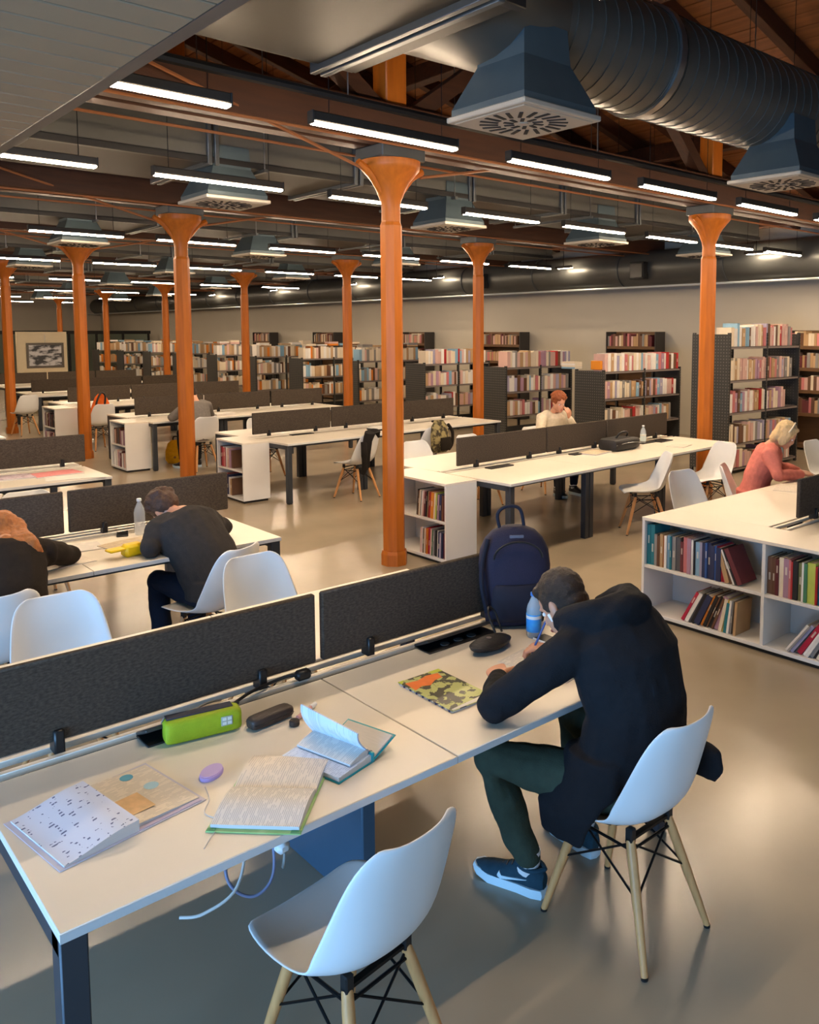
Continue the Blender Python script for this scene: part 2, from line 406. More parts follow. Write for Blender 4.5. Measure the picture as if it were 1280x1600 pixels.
# the round duct that carries on from the nearest duct
t = thing('round_duct', 'dark round spiral duct running to the upper right corner', 'duct')
mb = MB()
n = 20; rr = []
for k in range(n):
    th = 2*PI*k/n
mb.loft([((3.0, 3.7, 4.0), (0, 0.72, 0), (0, 0, 0.34)), ((3.45, 3.7, 3.97), (0, 0.45, 0), (0, 0, 0.36)), ((3.8, 3.7, 3.95), (0, 0.36, 0), (0, 0, 0.36))], DUCT, 24); mb.obj('reducer', t)
mb = MB(); pr = []
mb.path([(3.8+0.25*i, 3.7, 3.95) for i in range(40)], 0.36, DUCT, 28); mb.obj('pipe', t)
mb = MB()
for i in range(78):
    x = 3.86+0.125*i
    mb.path([(x-0.008, 3.7, 3.95), (x+0.008, 3.7, 3.95)], 0.366, DUCT, 28)
o = mb.obj('spiral_seams', t); o['kind'] = 'stuff'
for x in (4.9, 7.6, 10.4, 12.9):
    mb = MB(); mb.path([(x-0.03, 3.7, 3.95), (x+0.03, 3.7, 3.95)], 0.385, STEEL, 28); mb.obj('clamp_ring', t)
    mb = MB(); mb.tube((x, 3.7, 4.3), (x, 3.7, roof_z(x)-0.2), 0.007, 0.007, STEEL, 5); mb.obj('hanger_rod', t)
# big duct along the wall
t = thing('wall_duct', 'big grey round duct running along the top of the wall over the book racks', 'duct')
mb = MB(); mb.path([(14.05, y, 3.34) for y in range(-4, 44)], 0.36, mat('wall_duct_grey', (88, 90, 88), 0.4, 0.5, var=0.1, scale=2), 28); mb.obj('pipe', t)
mb = MB(); mb.tube((13.86, -4, 2.975), (13.86, 43.8, 2.975), 0.02, 0.02, mat('white_pipe', (206, 212, 216), 0.3, 0.3), 8); mb.obj('white_pipe', t)
for y in [1.2+2.4*i for i in range(17)]:
    mb = MB(); mb.path([(14.05, y-0.03, 3.34), (14.05, y+0.03, 3.34)], 0.378, FLANGE, 28); mb.obj('joint_ring', t)
    mb = MB(); mb.box(14.03, y-0.02, 3.6, 14.07, y+0.02, roof_z(14.05)+0.05, STEEL); mb.obj('hanger_strap', t)
for i, y in enumerate((10.2, 14.8)):
    b = thing('control_box', ['dark square box on the wall duct near the right column', 'dark square box on the wall duct near the middle columns'][i], 'box', (13.62, y, 3.28))
    mb = MB(); mb.box(-0.06, -0.17, -0.17, 0.11, 0.17, 0.17, SLOT, 0.01); mb.obj('casing', b)
    mb = MB(); mb.box(-0.072, -0.14, -0.14, -0.058, 0.14, 0.14, BLACK, 0.004); mb.obj('cover_plate', b)
# swirl diffusers
def diffuser_meshes():
    mb = MB()
    mb.loft([((0,0,0.02), (0.42,0,0), (0,0.42,0)), ((0,0,0.06), (0.42,0,0), (0,0.42,0)), ((0,0,0.3), (0.27,0,0), (0,0.27,0)), ((0,0,0.5), (0.25,0,0), (0,0.25,0))], PLENUM, 4)
    mb.v = [tuple(Matrix.Rotation(PI/4, 3, 'Z') @ Vector(v)) for v in mb.v]
    pm = mb.mesh('plenum_box')
    mb = MB(); mb.box(-0.32, -0.32, -0.012, 0.32, 0.32, 0.02, PLATE, 0.006); mb.box(-0.285, -0.285, -0.017, 0.285, 0.285, -0.01, PLATE, 0.003); fp = mb.mesh('face_plate')
    mb = MB()
    for ring, cnt, r0, r1 in ((0, 20, 0.15, 0.26), (1, 10, 0.06, 0.12)):
        for k in range(cnt):
            th = 2*PI*k/cnt
            M = Matrix.Rotation(th, 4, 'Z') @ Matrix.Translation((r0, 0, -0.018)) @ Matrix.Rotation(0.25, 4, 'Z')
            mb.box(0, -0.011, -0.003, r1-r0, 0.011, 0.004, SLOT, 0, M)
    ss = mb.mesh('swirl_slots')
    mb = MB(); mb.lathe([(0.03, -0.022), (0.03, -0.016)], PLATE, 12); cs = mb.mesh('centre_screw', True)
    return pm, fp, ss, cs
DM = diffuser_meshes()
drows = [(3.52, [3.58, 6.63, 9.7, 12.6], 3.3, 'the round duct'), (7.62, [0.9, 3.69, 6.5, 9.2, 11.9], 3.3, 'the second duct')]
for i, (a, b) in enumerate(DY): drows.append((a+0.25, [1.1+2.75*k + 0.6*i for k in range(4)], 3.3, f'the {nth(i+2)} duct'))
for yy, xs, z, where in drows:
    for k, x in enumerate(xs):
        lab = 'large square swirl diffuser under its dark plenum box, nearest the camera' if (yy == 3.52 and k == 0) else f'square swirl air diffuser hanging under {where}, {nth(k)} from its near end'
        t = thing('air_diffuser', lab, 'air vent', (x, yy, z), 0, 'square swirl air diffusers')
        for me in DM: ob(me, me.name.split('.')[0], t)
# slatted soffit panel over the entrance, upper left
t = thing('slatted_soffit', 'low grey slatted ceiling panel hanging in the upper left corner', 'ceiling panel')
sofm = mat('soffit_slat', (136, 120, 98), 0.6, var=0.06, scale=3)
y = 0.4
mb = MB(); mb.box(-1.6, 0, -0.012, 1.6, 0.172, 0.012, sofm, 0.004); slat = mb.mesh('slat')
while y < 6.05:
    ob(slat, 'slat', t, (-0.25, y, 3.2)); y += 0.185
mb = MB(); mb.box(1.35, 0.35, 3.19, 1.42, 6.1, 3.25, FLANGE, 0.005); mb.box(-1.9, 0.35, 3.215, 1.36, 6.1, 3.3, SLOT); mb.obj('edge_frame', t)
for (x, yy) in ((1.2, 0.8), (1.2, 2.7), (1.2, 5.6), (-1.5, 0.8), (-1.5, 5.6)):
    mb = MB(); mb.tube((x, yy, 3.29), (x, yy, roof_z(x)-0.2), 0.007, 0.007, STEEL, 5); mb.obj('hanger_rod', t)
# black cable pipe crossing under the nearest duct
t = thing('cable_conduit', 'thin black cable conduit crossing above the nearest lamp row', 'pipe')
mb = MB(); mb.path([(1.0, 4.47, 3.52), (4, 4.47, 3.5), (8, 4.47, 3.5), (13, 4.47, 3.5)], 0.028, BLACK, 8); mb.obj('pipe', t)
for x in (1.6, 3.0, 5.4, 7.8, 10.2, 12.5):
    mb = MB(); mb.tube((x, 4.47, 3.52), (x, 4.47, roof_z(x)-0.2), 0.005, 0.005, STEEL, 5); mb.obj('hanger_rod', t)

# ------------------------------------------------------------------ pendant tube lamps
mb = MB(); mb.box(-0.575, -0.032, 0.012, 0.575, 0.032, 0.072, HOUS, 0.006); HM = mb.mesh('housing')
mb = MB(); mb.box(-0.57, -0.026, -0.006, 0.57, 0.026, 0.014, LAMP, 0.004); LM = mb.mesh('lamp_diffuser')
mb = MB(); mb.box(-0.006, -0.034, -0.004, 0.006, 0.034, 0.074, HOUS, 0.003); EM = mb.mesh('end_cap')
mb = MB(); mb.tube((0, 0, 0), (0, 0, 1), 0.0035, 0.0035, WIRE, 4); WM = mb.mesh('suspension_wire')
LAMP_ROWS = [(4.5, [0.02, 1.65, 3.33, 5.0, 6.6, 8.2, 9.83, 11.45, 13.05]),
             (6.8, [0.05, 1.68, 3.27, 4.92, 6.59, 8.18, 9.83, 11.35, 12.9]),
             (11.5, [0.3, 1.9, 3.55, 5.15, 6.85, 8.55, 10.2, 11.9]),
             (16.0, [2.3, 4.05, 5.75, 7.5, 9.2, 10.9, 12.5]),
             (21.4, [2.9, 4.6, 6.5, 8.4, 10.2, 12.0]),
             (27.2, [4.0, 5.8, 7.7, 9.6, 11.5]),
             (32.6, [3.8, 5.6, 7.5, 9.4, 11.3]),
             (37.6, [5.2, 7.2, 9.2, 11.2]),
             (2.1, [2.0])]  # last entry: unseen lamp added to brighten the near desk
for ri, (ly, xs) in enumerate(LAMP_ROWS):
    for k, x in enumerate(xs):
        t = thing('pendant_lamp', f'lit slim tube lamp, {nth(k)} from the left in the {nth(ri)} lamp row of the ceiling' if ri < 8 else 'unseen tube lamp added to brighten the near desk', 'lamp', (x, ly, 3.12 if (ly == 2.1 and x < 1) else 3.33), 0, 'lit tube lamps under the ceiling')
        ob(HM, 'housing', t); ob(LM, 'lamp_diffuser', t)
        for q in (-0.578, 0.578): ob(EM, 'end_cap', t, (q, 0, 0))
        for q in (-0.45, 0.45): ob(WM, 'suspension_wire', t, (q, 0, 0.072), None, (1, 1, roof_z(x+q)-3.402))
# small lamps added to make the glow spots on the wall duct
for i, y in enumerate((7.57, 12.0, 16.2, 20.0, 24.5, 29.0)):
    t = thing('added_glow_lamp', f'small lamp added for a glow spot on the wall duct, {nth(i)} from the right', 'lamp', (13.45, y, 3.42), 0, 'lamps added for glow spots on the wall duct')
    mb = MB(); mb.box(-0.05, -0.22, 0, 0.02, 0.22, 0.05, HOUS, 0.006); mb.obj('housing', t)
    mb = MB(); mb.box(0.012, -0.2, -0.004, 0.04, 0.2, 0.03, LAMP, 0.003); mb.obj('lamp_diffuser', t)
    mb = MB(); mb.tube((-0.02, 0, 0.05), (-0.02, 0, roof_z(13.43)-3.62), 0.006, 0.006, WIRE, 5); mb.obj('suspension_rod', t)

# ------------------------------------------------------------------ desks
def build_desk(name, label, x0, y0, mods, modlen, depth, gap, panels, loc_rz=(0,0,0), pedestals=(), legs=(), corner=True):
    """desk running along x from x0; near edge y0; two tops of given depth with a cable slot under the felt screens"""
    t = thing(name, label, 'desk', (loc_rz[0], loc_rz[1], 0), loc_rz[2], 'long white study desks with grey felt screens')
    L = mods*modlen
    for m in range(mods):
        a = x0 + m*modlen + 0.0015; b = x0 + (m+1)*modlen - 0.0015
        for s in (0, 1):
            ya = y0 + s*(depth+gap)
            mb = MB(); mb.box(a, ya, 0.716, b, ya+depth, 0.740, WHITE_LAM, 0.0025)
            mb.obj('tabletop', t)
            mb = MB(); yy = ya if s == 0 else ya+depth
            mb.box(a, yy-0.0012, 0.7165, b, yy+0.0012, 0.7385, WHITE_EDGE); mb.obj('edge_band', t)
    ye = y0 + 2*depth + gap; yc = y0 + depth + gap/2
    mb = MB()
    mb.box(x0+0.02, y0+0.09, 0.68, x0+L-0.02, y0+0.13, 0.716, ANTH, 0.004); mb.box(x0+0.02, ye-0.13, 0.68, x0+L-0.02, ye-0.09, 0.716, ANTH, 0.004)
    for xx in (x0+0.003, x0+L-0.053): mb.box(xx, y0+0.02, 0.668, xx+0.05, ye-0.02, 0.716, ANTH, 0.004)
    mb.obj('frame', t)
    for off in (-0.055, 0.03):
        mb = MB(); mb.box(x0+0.01, yc+off, 0.722, x0+L-0.01, yc+off+0.025, 0.743, WHITE_LAM, 0.002); mb.obj('rail', t)
    mb = MB(); mb.box(x0+0.3, yc-0.12, 0.58, x0+L-0.3, yc+0.12, 0.59, ANTH); mb.box(x0+0.3, yc-0.12, 0.58, x0+L-0.3, yc-0.112, 0.65, ANTH); mb.box(x0+0.3, yc+0.112, 0.58, x0+L-0.3, yc+0.12, 0.65, ANTH); mb.obj('cable_tray', t)
    lx = [(x0+0.003, 0), (x0+L-0.065, 0)] if corner else []
    for xx, _ in lx:
        for yy in (y0+0.012, ye-0.074):
            mb = MB(); mb.box(xx, yy, 0.012, xx+0.062, yy+0.062, 0.716, ANTH, 0.004); lg = mb.obj('leg', t)
            mb = MB(); mb.box(xx+0.004, yy+0.004, 0, xx+0.058, yy+0.058, 0.012, BLACK, 0.003); mb.obj('foot', lg)
    for xx in legs:
        for yy in (y0+0.15, ye-0.21):
            mb = MB(); mb.box(xx-0.066, yy, 0.0, xx-0.004, yy+0.062, 0.716, ANTH, 0.004); mb.obj('leg', t)
            mb = MB(); mb.box(xx+0.004, yy, 0.0, xx+0.066, yy+0.062, 0.716, ANTH, 0.004); mb.obj('leg', t)
    for xx in pedestals:
        mb = MB(); mb.box(xx-0.03, yc-0.44, 0.0, xx+0.03, yc+0.44, 0.58, mat('pedestal_blue_grey', (60, 82, 100), 0.45, 0.1, var=0.05), 0.006); mb.obj('pedestal', t)
    for (pa, pb) in panels:
        mb = MB(); mb.box(pa, yc-0.014, 0.775, pb, yc+0.014, 1.05, FELT, 0.006); p = mb.obj('screen', t)
        ln = pb - pa
        for q in ((0.2, 0.8) if ln > 0.9 else (0.25, 0.75)):
            cx = pa + ln*q
            mb = MB(); mb.box(cx-0.016, yc-0.03, 0.735, cx+0.016, yc+0.03, 0.815, BLACK, 0.005); mb.obj('clip', p)
    return t

D_A = build_desk('study_desk', 'nearest long white desk with open workbooks and grey felt screens', 0.487, 1.91, 2, 1.172, 0.8, 0.18,
           [(-0.0+0.5, 1.685), (1.715, 2.84)], pedestals=(1.63,))
D_B = build_desk('study_desk', 'left desk behind the nearest, where a person in dark grey bends over papers', -0.85, 4.83, 3, 1.175, 0.8, 0.22, [(-0.75, 0.42), (0.45, 1.61), (1.64, 2.74)])
D_C = build_desk('study_desk', 'middle right desk with black bag and bottle, continuing from a low bookcase', 0, 0, 3, 1.33, 0.82, 0.16, [(0.2, 1.52), (1.54, 2.6), (2.62, 3.9)], (5.12, 5.17, 0.045), legs=(1.33, 2.66))
D_E = build_desk('study_desk', 'right desk where the woman in pink sits, butting against the wide white bookcase', 5.285, 1.9, 3, 1.2, 0.77, 0.16, [(5.54, 6.75), (6.78, 7.95), (7.98, 8.8)], legs=(6.485, 7.685))
D_3L = build_desk('study_desk', 'far left desk with pink magazines behind the dark grey bent person', -0.95, 7.98, 3, 1.21, 0.8, 0.2, [(-0.8, 0.4), (0.43, 1.6), (1.63, 2.72)])
D_3R = build_desk('study_desk', 'desk past the bookcase of red books, black jacket on its chair', 0, 0, 3, 1.25, 0.8, 0.18, [(0.05, 1.25), (1.27, 2.5), (2.53, 3.6)], (5.02, 8.86, 0.055), legs=(1.25, 2.5))
D_4L = build_desk('study_desk', 'distant desk at the left edge, behind the one with pink magazines', -0.9, 11.9, 3, 1.2, 0.8, 0.2, [(-0.8, 0.4), (0.43, 1.6), (1.63, 2.6)])
D_4R = build_desk('study_desk', 'distant desk whose near chair holds a person in grey behind a column', 0, 0, 3, 1.22, 0.8, 0.18, [(0.1, 1.25), (1.27, 2.5), (2.53, 3.6)], (4.78, 12.4, 0.04), legs=(1.22, 2.44))
D_5R = build_desk('study_desk', 'distant desk behind the yellow backpack, orange and black bag on its chair', 4.75, 15.8, 3, 1.2, 0.8, 0.18, [(4.85, 6.0), (6.03, 7.2), (7.23, 8.3)], legs=(5.95, 7.15))
D_6R = build_desk('study_desk', 'second farthest desk, its felt screens a dark band below the framed picture', 5.0, 19.2, 3, 1.2, 0.8, 0.18, [(5.1, 6.25), (6.28, 7.5), (7.53, 8.5)], legs=(6.2, 7.4))
D_7R = build_desk('study_desk', 'farthest desk in front of the framed picture board', 5.2, 22.8, 3, 1.2, 0.8, 0.18, [(5.3, 6.4), (6.43, 7.6), (7.63, 8.7)], legs=(6.4, 7.6))

# long flip-up black cable flaps on the near desk
def cable_flap(parent, x0, x1, y, name):
    mb = MB(); mb.box(x0, y-0.05, 0.7405, x1, y+0.055, 0.746, BLACK, 0.002); o = mb.obj('cable_flap', parent); o['label'] = name
    mb = MB()
    M = Matrix.Translation((0, y+0.055, 0.748)) @ Matrix.Rotation(-0.42, 4, 'X')
    mb.box(x0, -0.1, -0.004, x1, 0, 0.008, mat('flap_lid', (52, 50, 48), 0.38, 0.1), 0.003, M); mb.obj('lid', o)
    mb = MB()
    for k in range(3):
        cx = x0 + (x1-x0)*(0.3+0.2*k); mb.lathe([(0.019, 0.746), (0.021, 0.748), (0.021, 0.7495)], mat('socket_grey', (92, 90, 88), 0.5), 14, c=(cx, y-0.012, 0))
    mb.obj('sockets', o)
cable_flap(D_A, 0.955, 1.28, 2.665, 'black socket flap behind the green pencil case')
cable_flap(D_A, 2.12, 2.5, 2.665, 'black socket flap beside the dark backpack')

# dark flap slots on the far desks
for d, xs, yy in ((D_C, (0.45, 1.75, 3.05), 0.72), (D_3R, (0.5, 1.8), 0.7)):
    for x in xs:
        mb = MB(); mb.box(x, yy-0.045, 0.7405, x+0.33, yy+0.05, 0.752, BLACK, 0.004); mb.obj('cable_flap', d)

# ------------------------------------------------------------------ books
BOOKC = mat('book_cover', (120, 120, 120), 0.5, var=0.1, scale=3.0, objcol=True)
PAGES = mat('book_pages', (214, 202, 178), 0.8, var=0.05, scale=40, stretch=(1, 1, 0.2))
def book_mesh():
    mb = MB()   # spine at y=0 looking to -y; x thickness; z height; all 0..1
    mb.box(0, 0, 0, 1, 0.03, 1, BOOKC); mb.box(0, 0.03, 0, 0.08, 1, 1, BOOKC); mb.box(0.92, 0.03, 0, 1, 1, 1, BOOKC)
    mb.box(0.08, 0.03, 0.02, 0.92, 0.97, 0.98, PAGES)
    return mb.mesh('book')
BM = book_mesh()
def _bands():
    nt = BOOKC.node_tree; N = nt.nodes; L = nt.links; b = N['Principled BSDF']
    src = b.inputs['Base Color'].links[0].from_socket
    tc = N.new('ShaderNodeTexCoord'); sp = N.new('ShaderNodeSeparateXYZ'); L.new(tc.outputs['Object'], sp.inputs[0])
    oi = N.new('ShaderNodeObjectInfo')
    def m(op, a, b2):
        n = N.new('ShaderNodeMath'); n.operation = op
        for i, v in enumerate((a, b2)):
            if hasattr(v, 'links'): L.new(v, n.inputs[i])
            else: n.inputs[i].default_value = v
        return n.outputs[0]
    off = m('MULTIPLY', oi.outputs['Random'], 0.35)
    z = m('SUBTRACT', sp.outputs['Z'], off)
    g = m('MULTIPLY', m('GREATER_THAN', z, 0.3), m('LESS_THAN', z, 0.5))
    sel = m('GREATER_THAN', m('FRACT', m('MULTIPLY', oi.outputs['Random'], 7.3), 0.0), 0.45)
    xin = m('MULTIPLY', m('GREATER_THAN', sp.outputs['X'], 0.3), m('LESS_THAN', sp.outputs['X'], 0.7))
    fac = m('MULTIPLY', m('MULTIPLY', m('MULTIPLY', g, sel), xin), 0.6)
    mx = N.new('ShaderNodeMix'); mx.data_type = 'RGBA'; L.new(fac, mx.inputs['Factor']); L.new(src, mx.inputs['A'])
    mx.inputs['B'].default_value = (*s2l((225, 215, 195)), 1); L.new(mx.outputs['Result'], b.inputs['Base Color'])
_bands()
COLORS = {'cream': (222, 206, 180), 'white': (226, 220, 212), 'pale pink': (206, 168, 156), 'pink': (196, 118, 118), 'red': (170, 42, 42), 'crimson': (172, 30, 58), 'maroon': (98, 40, 44),
 'orange': (214, 126, 38), 'yellow': (216, 182, 62), 'lime': (188, 196, 84), 'green': (62, 116, 82), 'teal': (34, 112, 124), 'light blue': (128, 166, 190), 'blue': (50, 86, 146), 'navy': (38, 46, 78),
 'grey': (138, 134, 130), 'dark grey': (76, 74, 76), 'black': (34, 32, 34), 'brown': (104, 72, 52), 'tan': (182, 148, 108), 'mauve': (170, 134, 152), 'lavender': (162, 156, 178), 'olive': (116, 116, 72)}
NBOOK = [0]
ANBOOK = lambda c: ('an ' if c[0] in 'aeiou' else 'a ')
class StuffBooks:
    def __init__(s): s.v = []; s.f = []; s.c = []
    def add(s, M, sx, sy, sz, col):
        b = len(s.v)
        for z in (0,1):
            for y in (0,1):
                for x in (0,1): s.v.append(tuple(M @ Vector((x*sx, y*sy, z*sz))))
        for f in ((0,2,3,1),(4,5,7,6),(0,1,5,4),(2,6,7,3),(0,4,6,2),(1,3,7,5)):
            s.f.append([b+i for i in f]); s.c.append(col if f != (4,5,7,6) else (0.5,0.45,0.36))
    def build(s, name, m):
        me = bpy.data.meshes.new(name); me.from_pydata(s.v, [], s.f); me.materials.append(m)
        a = me.color_attributes.new('Col', 'FLOAT_COLOR', 'CORNER')
        for p in me.polygons:
            for li in p.loop_indices: a.data[li].color = (*s.c[p.index], 1)
        return ob(me, name)
STUFF = StuffBooks()
def shelf_books(origin, u, n, items, where, group, stuff=False, dep=0.2, tilt0=0.0):
    """items: (colour name, thickness, height, lean) left to right; u: unit vector to the right, n: unit vector out of the shelf"""
    u = Vector(u); n = Vector(n); p = 0.0
    for i, (c, th, h, ln) in enumerate(items):
        rgb = COLORS[c]; j = rnd.uniform(-9, 9); rgb = [max(8, min(245, v+j)) for v in rgb]; lin = s2l(rgb)
        o = Vector(origin) + u*p + n*rnd.uniform(-0.008, 0.008)
        # local axes: x -> u, y -> -n (into the shelf), z up ; lean rotates about the depth axis
        cs, sn = math.cos(ln), math.sin(ln)
        X = u*cs - Vector((0,0,1))*sn; Z = u*sn + Vector((0,0,1))*cs
        if ln > 0: o = o + Vector((0,0,1))*sn*th     # leaning to the right, resting on its right corner
        M = Matrix(((X.x, -n.x, Z.x, o.x), (X.y, -n.y, Z.y, o.y), (X.z, -n.z, Z.z, o.z), (0,0,0,1)))
        if stuff: STUFF.add(M, th, dep, h, lin)
        else:
            b = ob(BM, 'book'); b.matrix_world = M @ Matrix.Diagonal((th, dep, h, 1)); b.color = (*lin, 1)
            adj = 'leaning ' if abs(ln) > 0.12 else ''
            siz = 'thick ' if th > 0.038 else ('thin ' if th < 0.017 else '')
            tag(b, f'{siz}{adj}{c} book, {nth(i)} from left on {where}', 'book', group); NBOOK[0] += 1
        step = th/max(cs, 0.5) + 0.0012
        if i+1 < len(items):
            ln2 = items[i+1][3]
            if ln2 < -0.05 and ln >= -0.05: step += h*0 + 0.002
            if ln > 0.05 and ln2 <= 0.05: step += math.sin(ln)*h
        p += step
    return p
def rand_items(length, palette, hmin, hmax, tmin=0.016, tmax=0.042, lean=0.0):
    out = []; p = 0
    while True:
        th = rnd.uniform(tmin, tmax)
        if p + th > length: break
        out.append((rnd.choice(palette), th, rnd.uniform(hmin, hmax), lean)); p += th/math.cos(lean) + 0.0012
    return out

# ------------------------------------------------------------------ low white bookcases at the desk ends
def bookcase(name, label, x0, y0, x1, y1, bays, H=0.742):
    t = thing(name, label, 'bookcase', ((x0+x1)/2, (y0+y1)/2, 0), 0, 'low white bookcases at the desk ends')
    w = (x1-x0)/2; d = (y1-y0)/2; T = 0.022
    def part(n, *a):
        mb = MB(); mb.box(*a, SHELF_W, 0.002); return mb.obj(n, t)
    mb = MB(); mb.box(-w, -d, H-T, w, d, H, WHITE_LAM, 0.002); mb.obj('top', t)
    part('side_panel', -w+0.003, -d, 0.03, w, -d+T, H-T); part('side_panel', -w+0.003, d-T, 0.03, w, d, H-T)
    part('back_panel', w-0.012, -d+T, 0.03, w-0.002, d-T, H-T)
    part('bottom', -w+0.003, -d+T, 0.03, w-0.012, d-T, 0.055)
    mb = MB(); mb.box(-w+0.03, -d+0.02, 0, w-0.02, d-0.02, 0.03, BLACK); mb.obj('plinth', t)
    zsh = 0.385
    for b in range(bays):
        ya = -d+T + (2*d-2*T)*b/bays; yb = -d+T + (2*d-2*T)*(b+1)/bays
        part('shelf', -w+0.006, ya+(0.012 if b else 0), zsh-T/2, w-0.012, yb-(0.012 if b < bays-1 else 0), zsh+T/2)
        if b: part('divider', -w+0.003, ya-0.012, 0.055, w-0.012, ya+0.012, H-T)
    return (x0+0.025, zsh+T/2+0.001, 0.056)
U = (0, -1, 0); Nn = (-1, 0, 0)
# E: wide, two bays, beside the woman in pink
bx, zu, zl = bookcase('low_bookcase', 'wide two-bay white bookcase at the right, under the woman in pink', 4.9, 1.70, 5.28, 3.6, 2)
WB = 'the wide bookcase'
left = [('teal',.03,.29,0),('teal',.034,.295,0),('grey',.022,.23,0),('brown',.024,.225,0),('tan',.026,.24,0),('orange',.012,.23,0),('white',.02,.235,0),('light blue',.024,.24,0),('teal',.014,.235,0),('grey',.03,.24,0),('dark grey',.036,.24,0),
 ('maroon',.022,.215,0),('pink',.034,.25,0),('mauve',.03,.25,0),('white',.016,.245,0),('black',.012,.24,0),('light blue',.032,.235,0),('lavender',.02,.24,0),('navy',.024,.24,0),('blue',.016,.245,0),('navy',.026,.25,0),('navy',.028,.235,0),('blue',.014,.24,0),('navy',.034,.23,0),
 ('red',.014,.24,-.22),('crimson',.016,.235,-.26),('tan',.032,.23,-.32),('brown',.02,.235,-.36),('white',.012,.24,-.42),('black',.014,.24,-.44),('maroon',.036,.25,-.46)]
shelf_books((bx, 3.575, zu), U, Nn, left, WB+"'s upper left shelf", 'books on the upper left shelf of the wide bookcase', dep=0.19)
low = [('crimson',.022,.25,.5),('white',.014,.25,.48),('white',.016,.25,.48),('dark grey',.012,.25,.47),('black',.026,.25,.46),('navy',.04,.24,.44),('orange',.018,.245,.42),('black',.022,.25,.4),('brown',.012,.25,.4),('black',.024,.25,.38),('brown',.016,.245,.36),('mauve',.034,.25,.3),('cream',.024,.235,.2),('yellow',.01,.235,.18),('teal',.022,.21,.12),('white',.016,.23,.1),('grey',.014,.23,.08),('tan',.018,.23,.05)]
shelf_books((bx, 3.27, zl), U, Nn, low, WB+"'s lower left shelf", 'books on the lower left shelf of the wide bookcase', dep=0.19)
ru = [('brown',.03,.24,0),('brown',.024,.24,0),('maroon',.022,.235,0),('cream',.03,.25,0),('mauve',.034,.25,0),('pink',.014,.25,0),('red',.012,.24,0),('black',.03,.25,0),('olive',.026,.24,0),('white',.012,.25,0),('green',.02,.245,0),('lime',.05,.255,0),('red',.014,.24,0),('teal',.036,.24,0),('navy',.026,.235,0),('grey',.022,.24,0),('tan',.03,.23,0),('white',.022,.24,0),('maroon',.03,.24,0),('blue',.02,.24,0),('cream',.03,.24,0)]
shelf_books((bx, 2.635, zu), U, Nn, ru, WB+"'s upper right shelf", 'books on the upper right shelf of the wide bookcase', dep=0.19)
rl = [('white',.014,.24,.62),('grey',.012,.24,.62),('lavender',.022,.24,.6),('dark grey',.014,.24,.6),('crimson',.03,.25,.56),('white',.016,.24,.54),('white',.02,.24,.52),('grey',.022,.24,.5),('black',.018,.24,.48),('cream',.024,.24,.45),('teal',.02,.24,.4)]
shelf_books((bx, 2.50, zl), U, Nn, rl, WB+"'s lower right shelf", 'books on the lower right shelf of the wide bookcase', dep=0.19)
# C: narrow, behind the nearest column
bx, zu, zl = bookcase('low_bookcase', 'white bookcase right behind the nearest column', 4.69, 5.55, 5.06, 6.46, 1)
pal = ['black','maroon','white','dark grey','cream','brown','red','orange','white','pale pink']
cu = [('black',.02,.24,.1),('brown',.016,.23,.1),('cream',.014,.24,.1),('black',.02,.23,.1),('white',.012,.235,.1),('pale pink',.018,.24,.1),('maroon',.022,.23,.1),('black',.014,.24,.1),('tan',.014,.24,.1),('brown',.016,.235,.1),('red',.02,.24,.1),('white',.012,.24,.1),('orange',.03,.24,.08),('cream',.018,.235,.08),('lime',.02,.24,.08),('dark grey',.024,.235,.06),('mauve',.014,.23,.06),('navy',.026,.235,.06),('brown',.02,.23,.04),('maroon',.022,.23,.04)]
w = sum(i[1]/math.cos(i[3])+.0012 for i in cu)
shelf_books((bx, 5.575+w+0.03, zu), U, Nn, cu, 'the upper shelf behind the nearest column', 'books on the upper shelf behind the nearest column', dep=0.19)
cl = [('pale pink',.02,.235,.06),('white',.014,.24,.06),('brown',.018,.23,.06),('cream',.016,.235,.06),('red',.014,.24,.06),('orange',.016,.235,.06),('crimson',.026,.24,.06),('white',.012,.24,.06),('pale pink',.018,.235,.06),('green',.012,.235,.06),('grey',.016,.24,.06),('black',.02,.24,.05),('white',.022,.24,.05),('navy',.024,.235,.04),('lavender',.02,.23,.04),('navy',.022,.23,.03),('maroon',.03,.225,.03)]
w = sum(i[1]/math.cos(i[3])+.0012 for i in cl)
shelf_books((bx, 5.575+w+0.03, zl), U, Nn, cl, 'the lower shelf behind the nearest column', 'books on the lower shelf behind the nearest column', dep=0.19)
# row 3
bx, zu, zl = bookcase('low_bookcase', 'white bookcase with red and pink books left of the nearest column', 4.64, 9.28, 5.0, 9.98, 1)
it = [('maroon',.05,.25,0),('crimson',.03,.24,0),('white',.014,.25,0),('pink',.05,.24,0),('maroon',.02,.235,0),('white',.03,.25,0),('pale pink',.04,.24,0),('mauve',.04,.23,0),('brown',.03,.22,0)]
shelf_books((bx, 9.93, zu), U, Nn, it, "the red-book bookcase's upper shelf", 'red and pink books on the upper shelf left of the column', dep=0.19)
it = [('pink',.03,.23,0),('white',.022,.235,0),('crimson',.06,.25,0),('red',.03,.24,0),('white',.02,.23,0),('navy',.05,.25,0),('white',.018,.22,0),('tan',.05,.2,0),('brown',.02,.21,0)]
shelf_books((bx, 9.93, zl), U, Nn, it, "the red-book bookcase's lower shelf", 'red and white books on the lower shelf left of the column', dep=0.19)
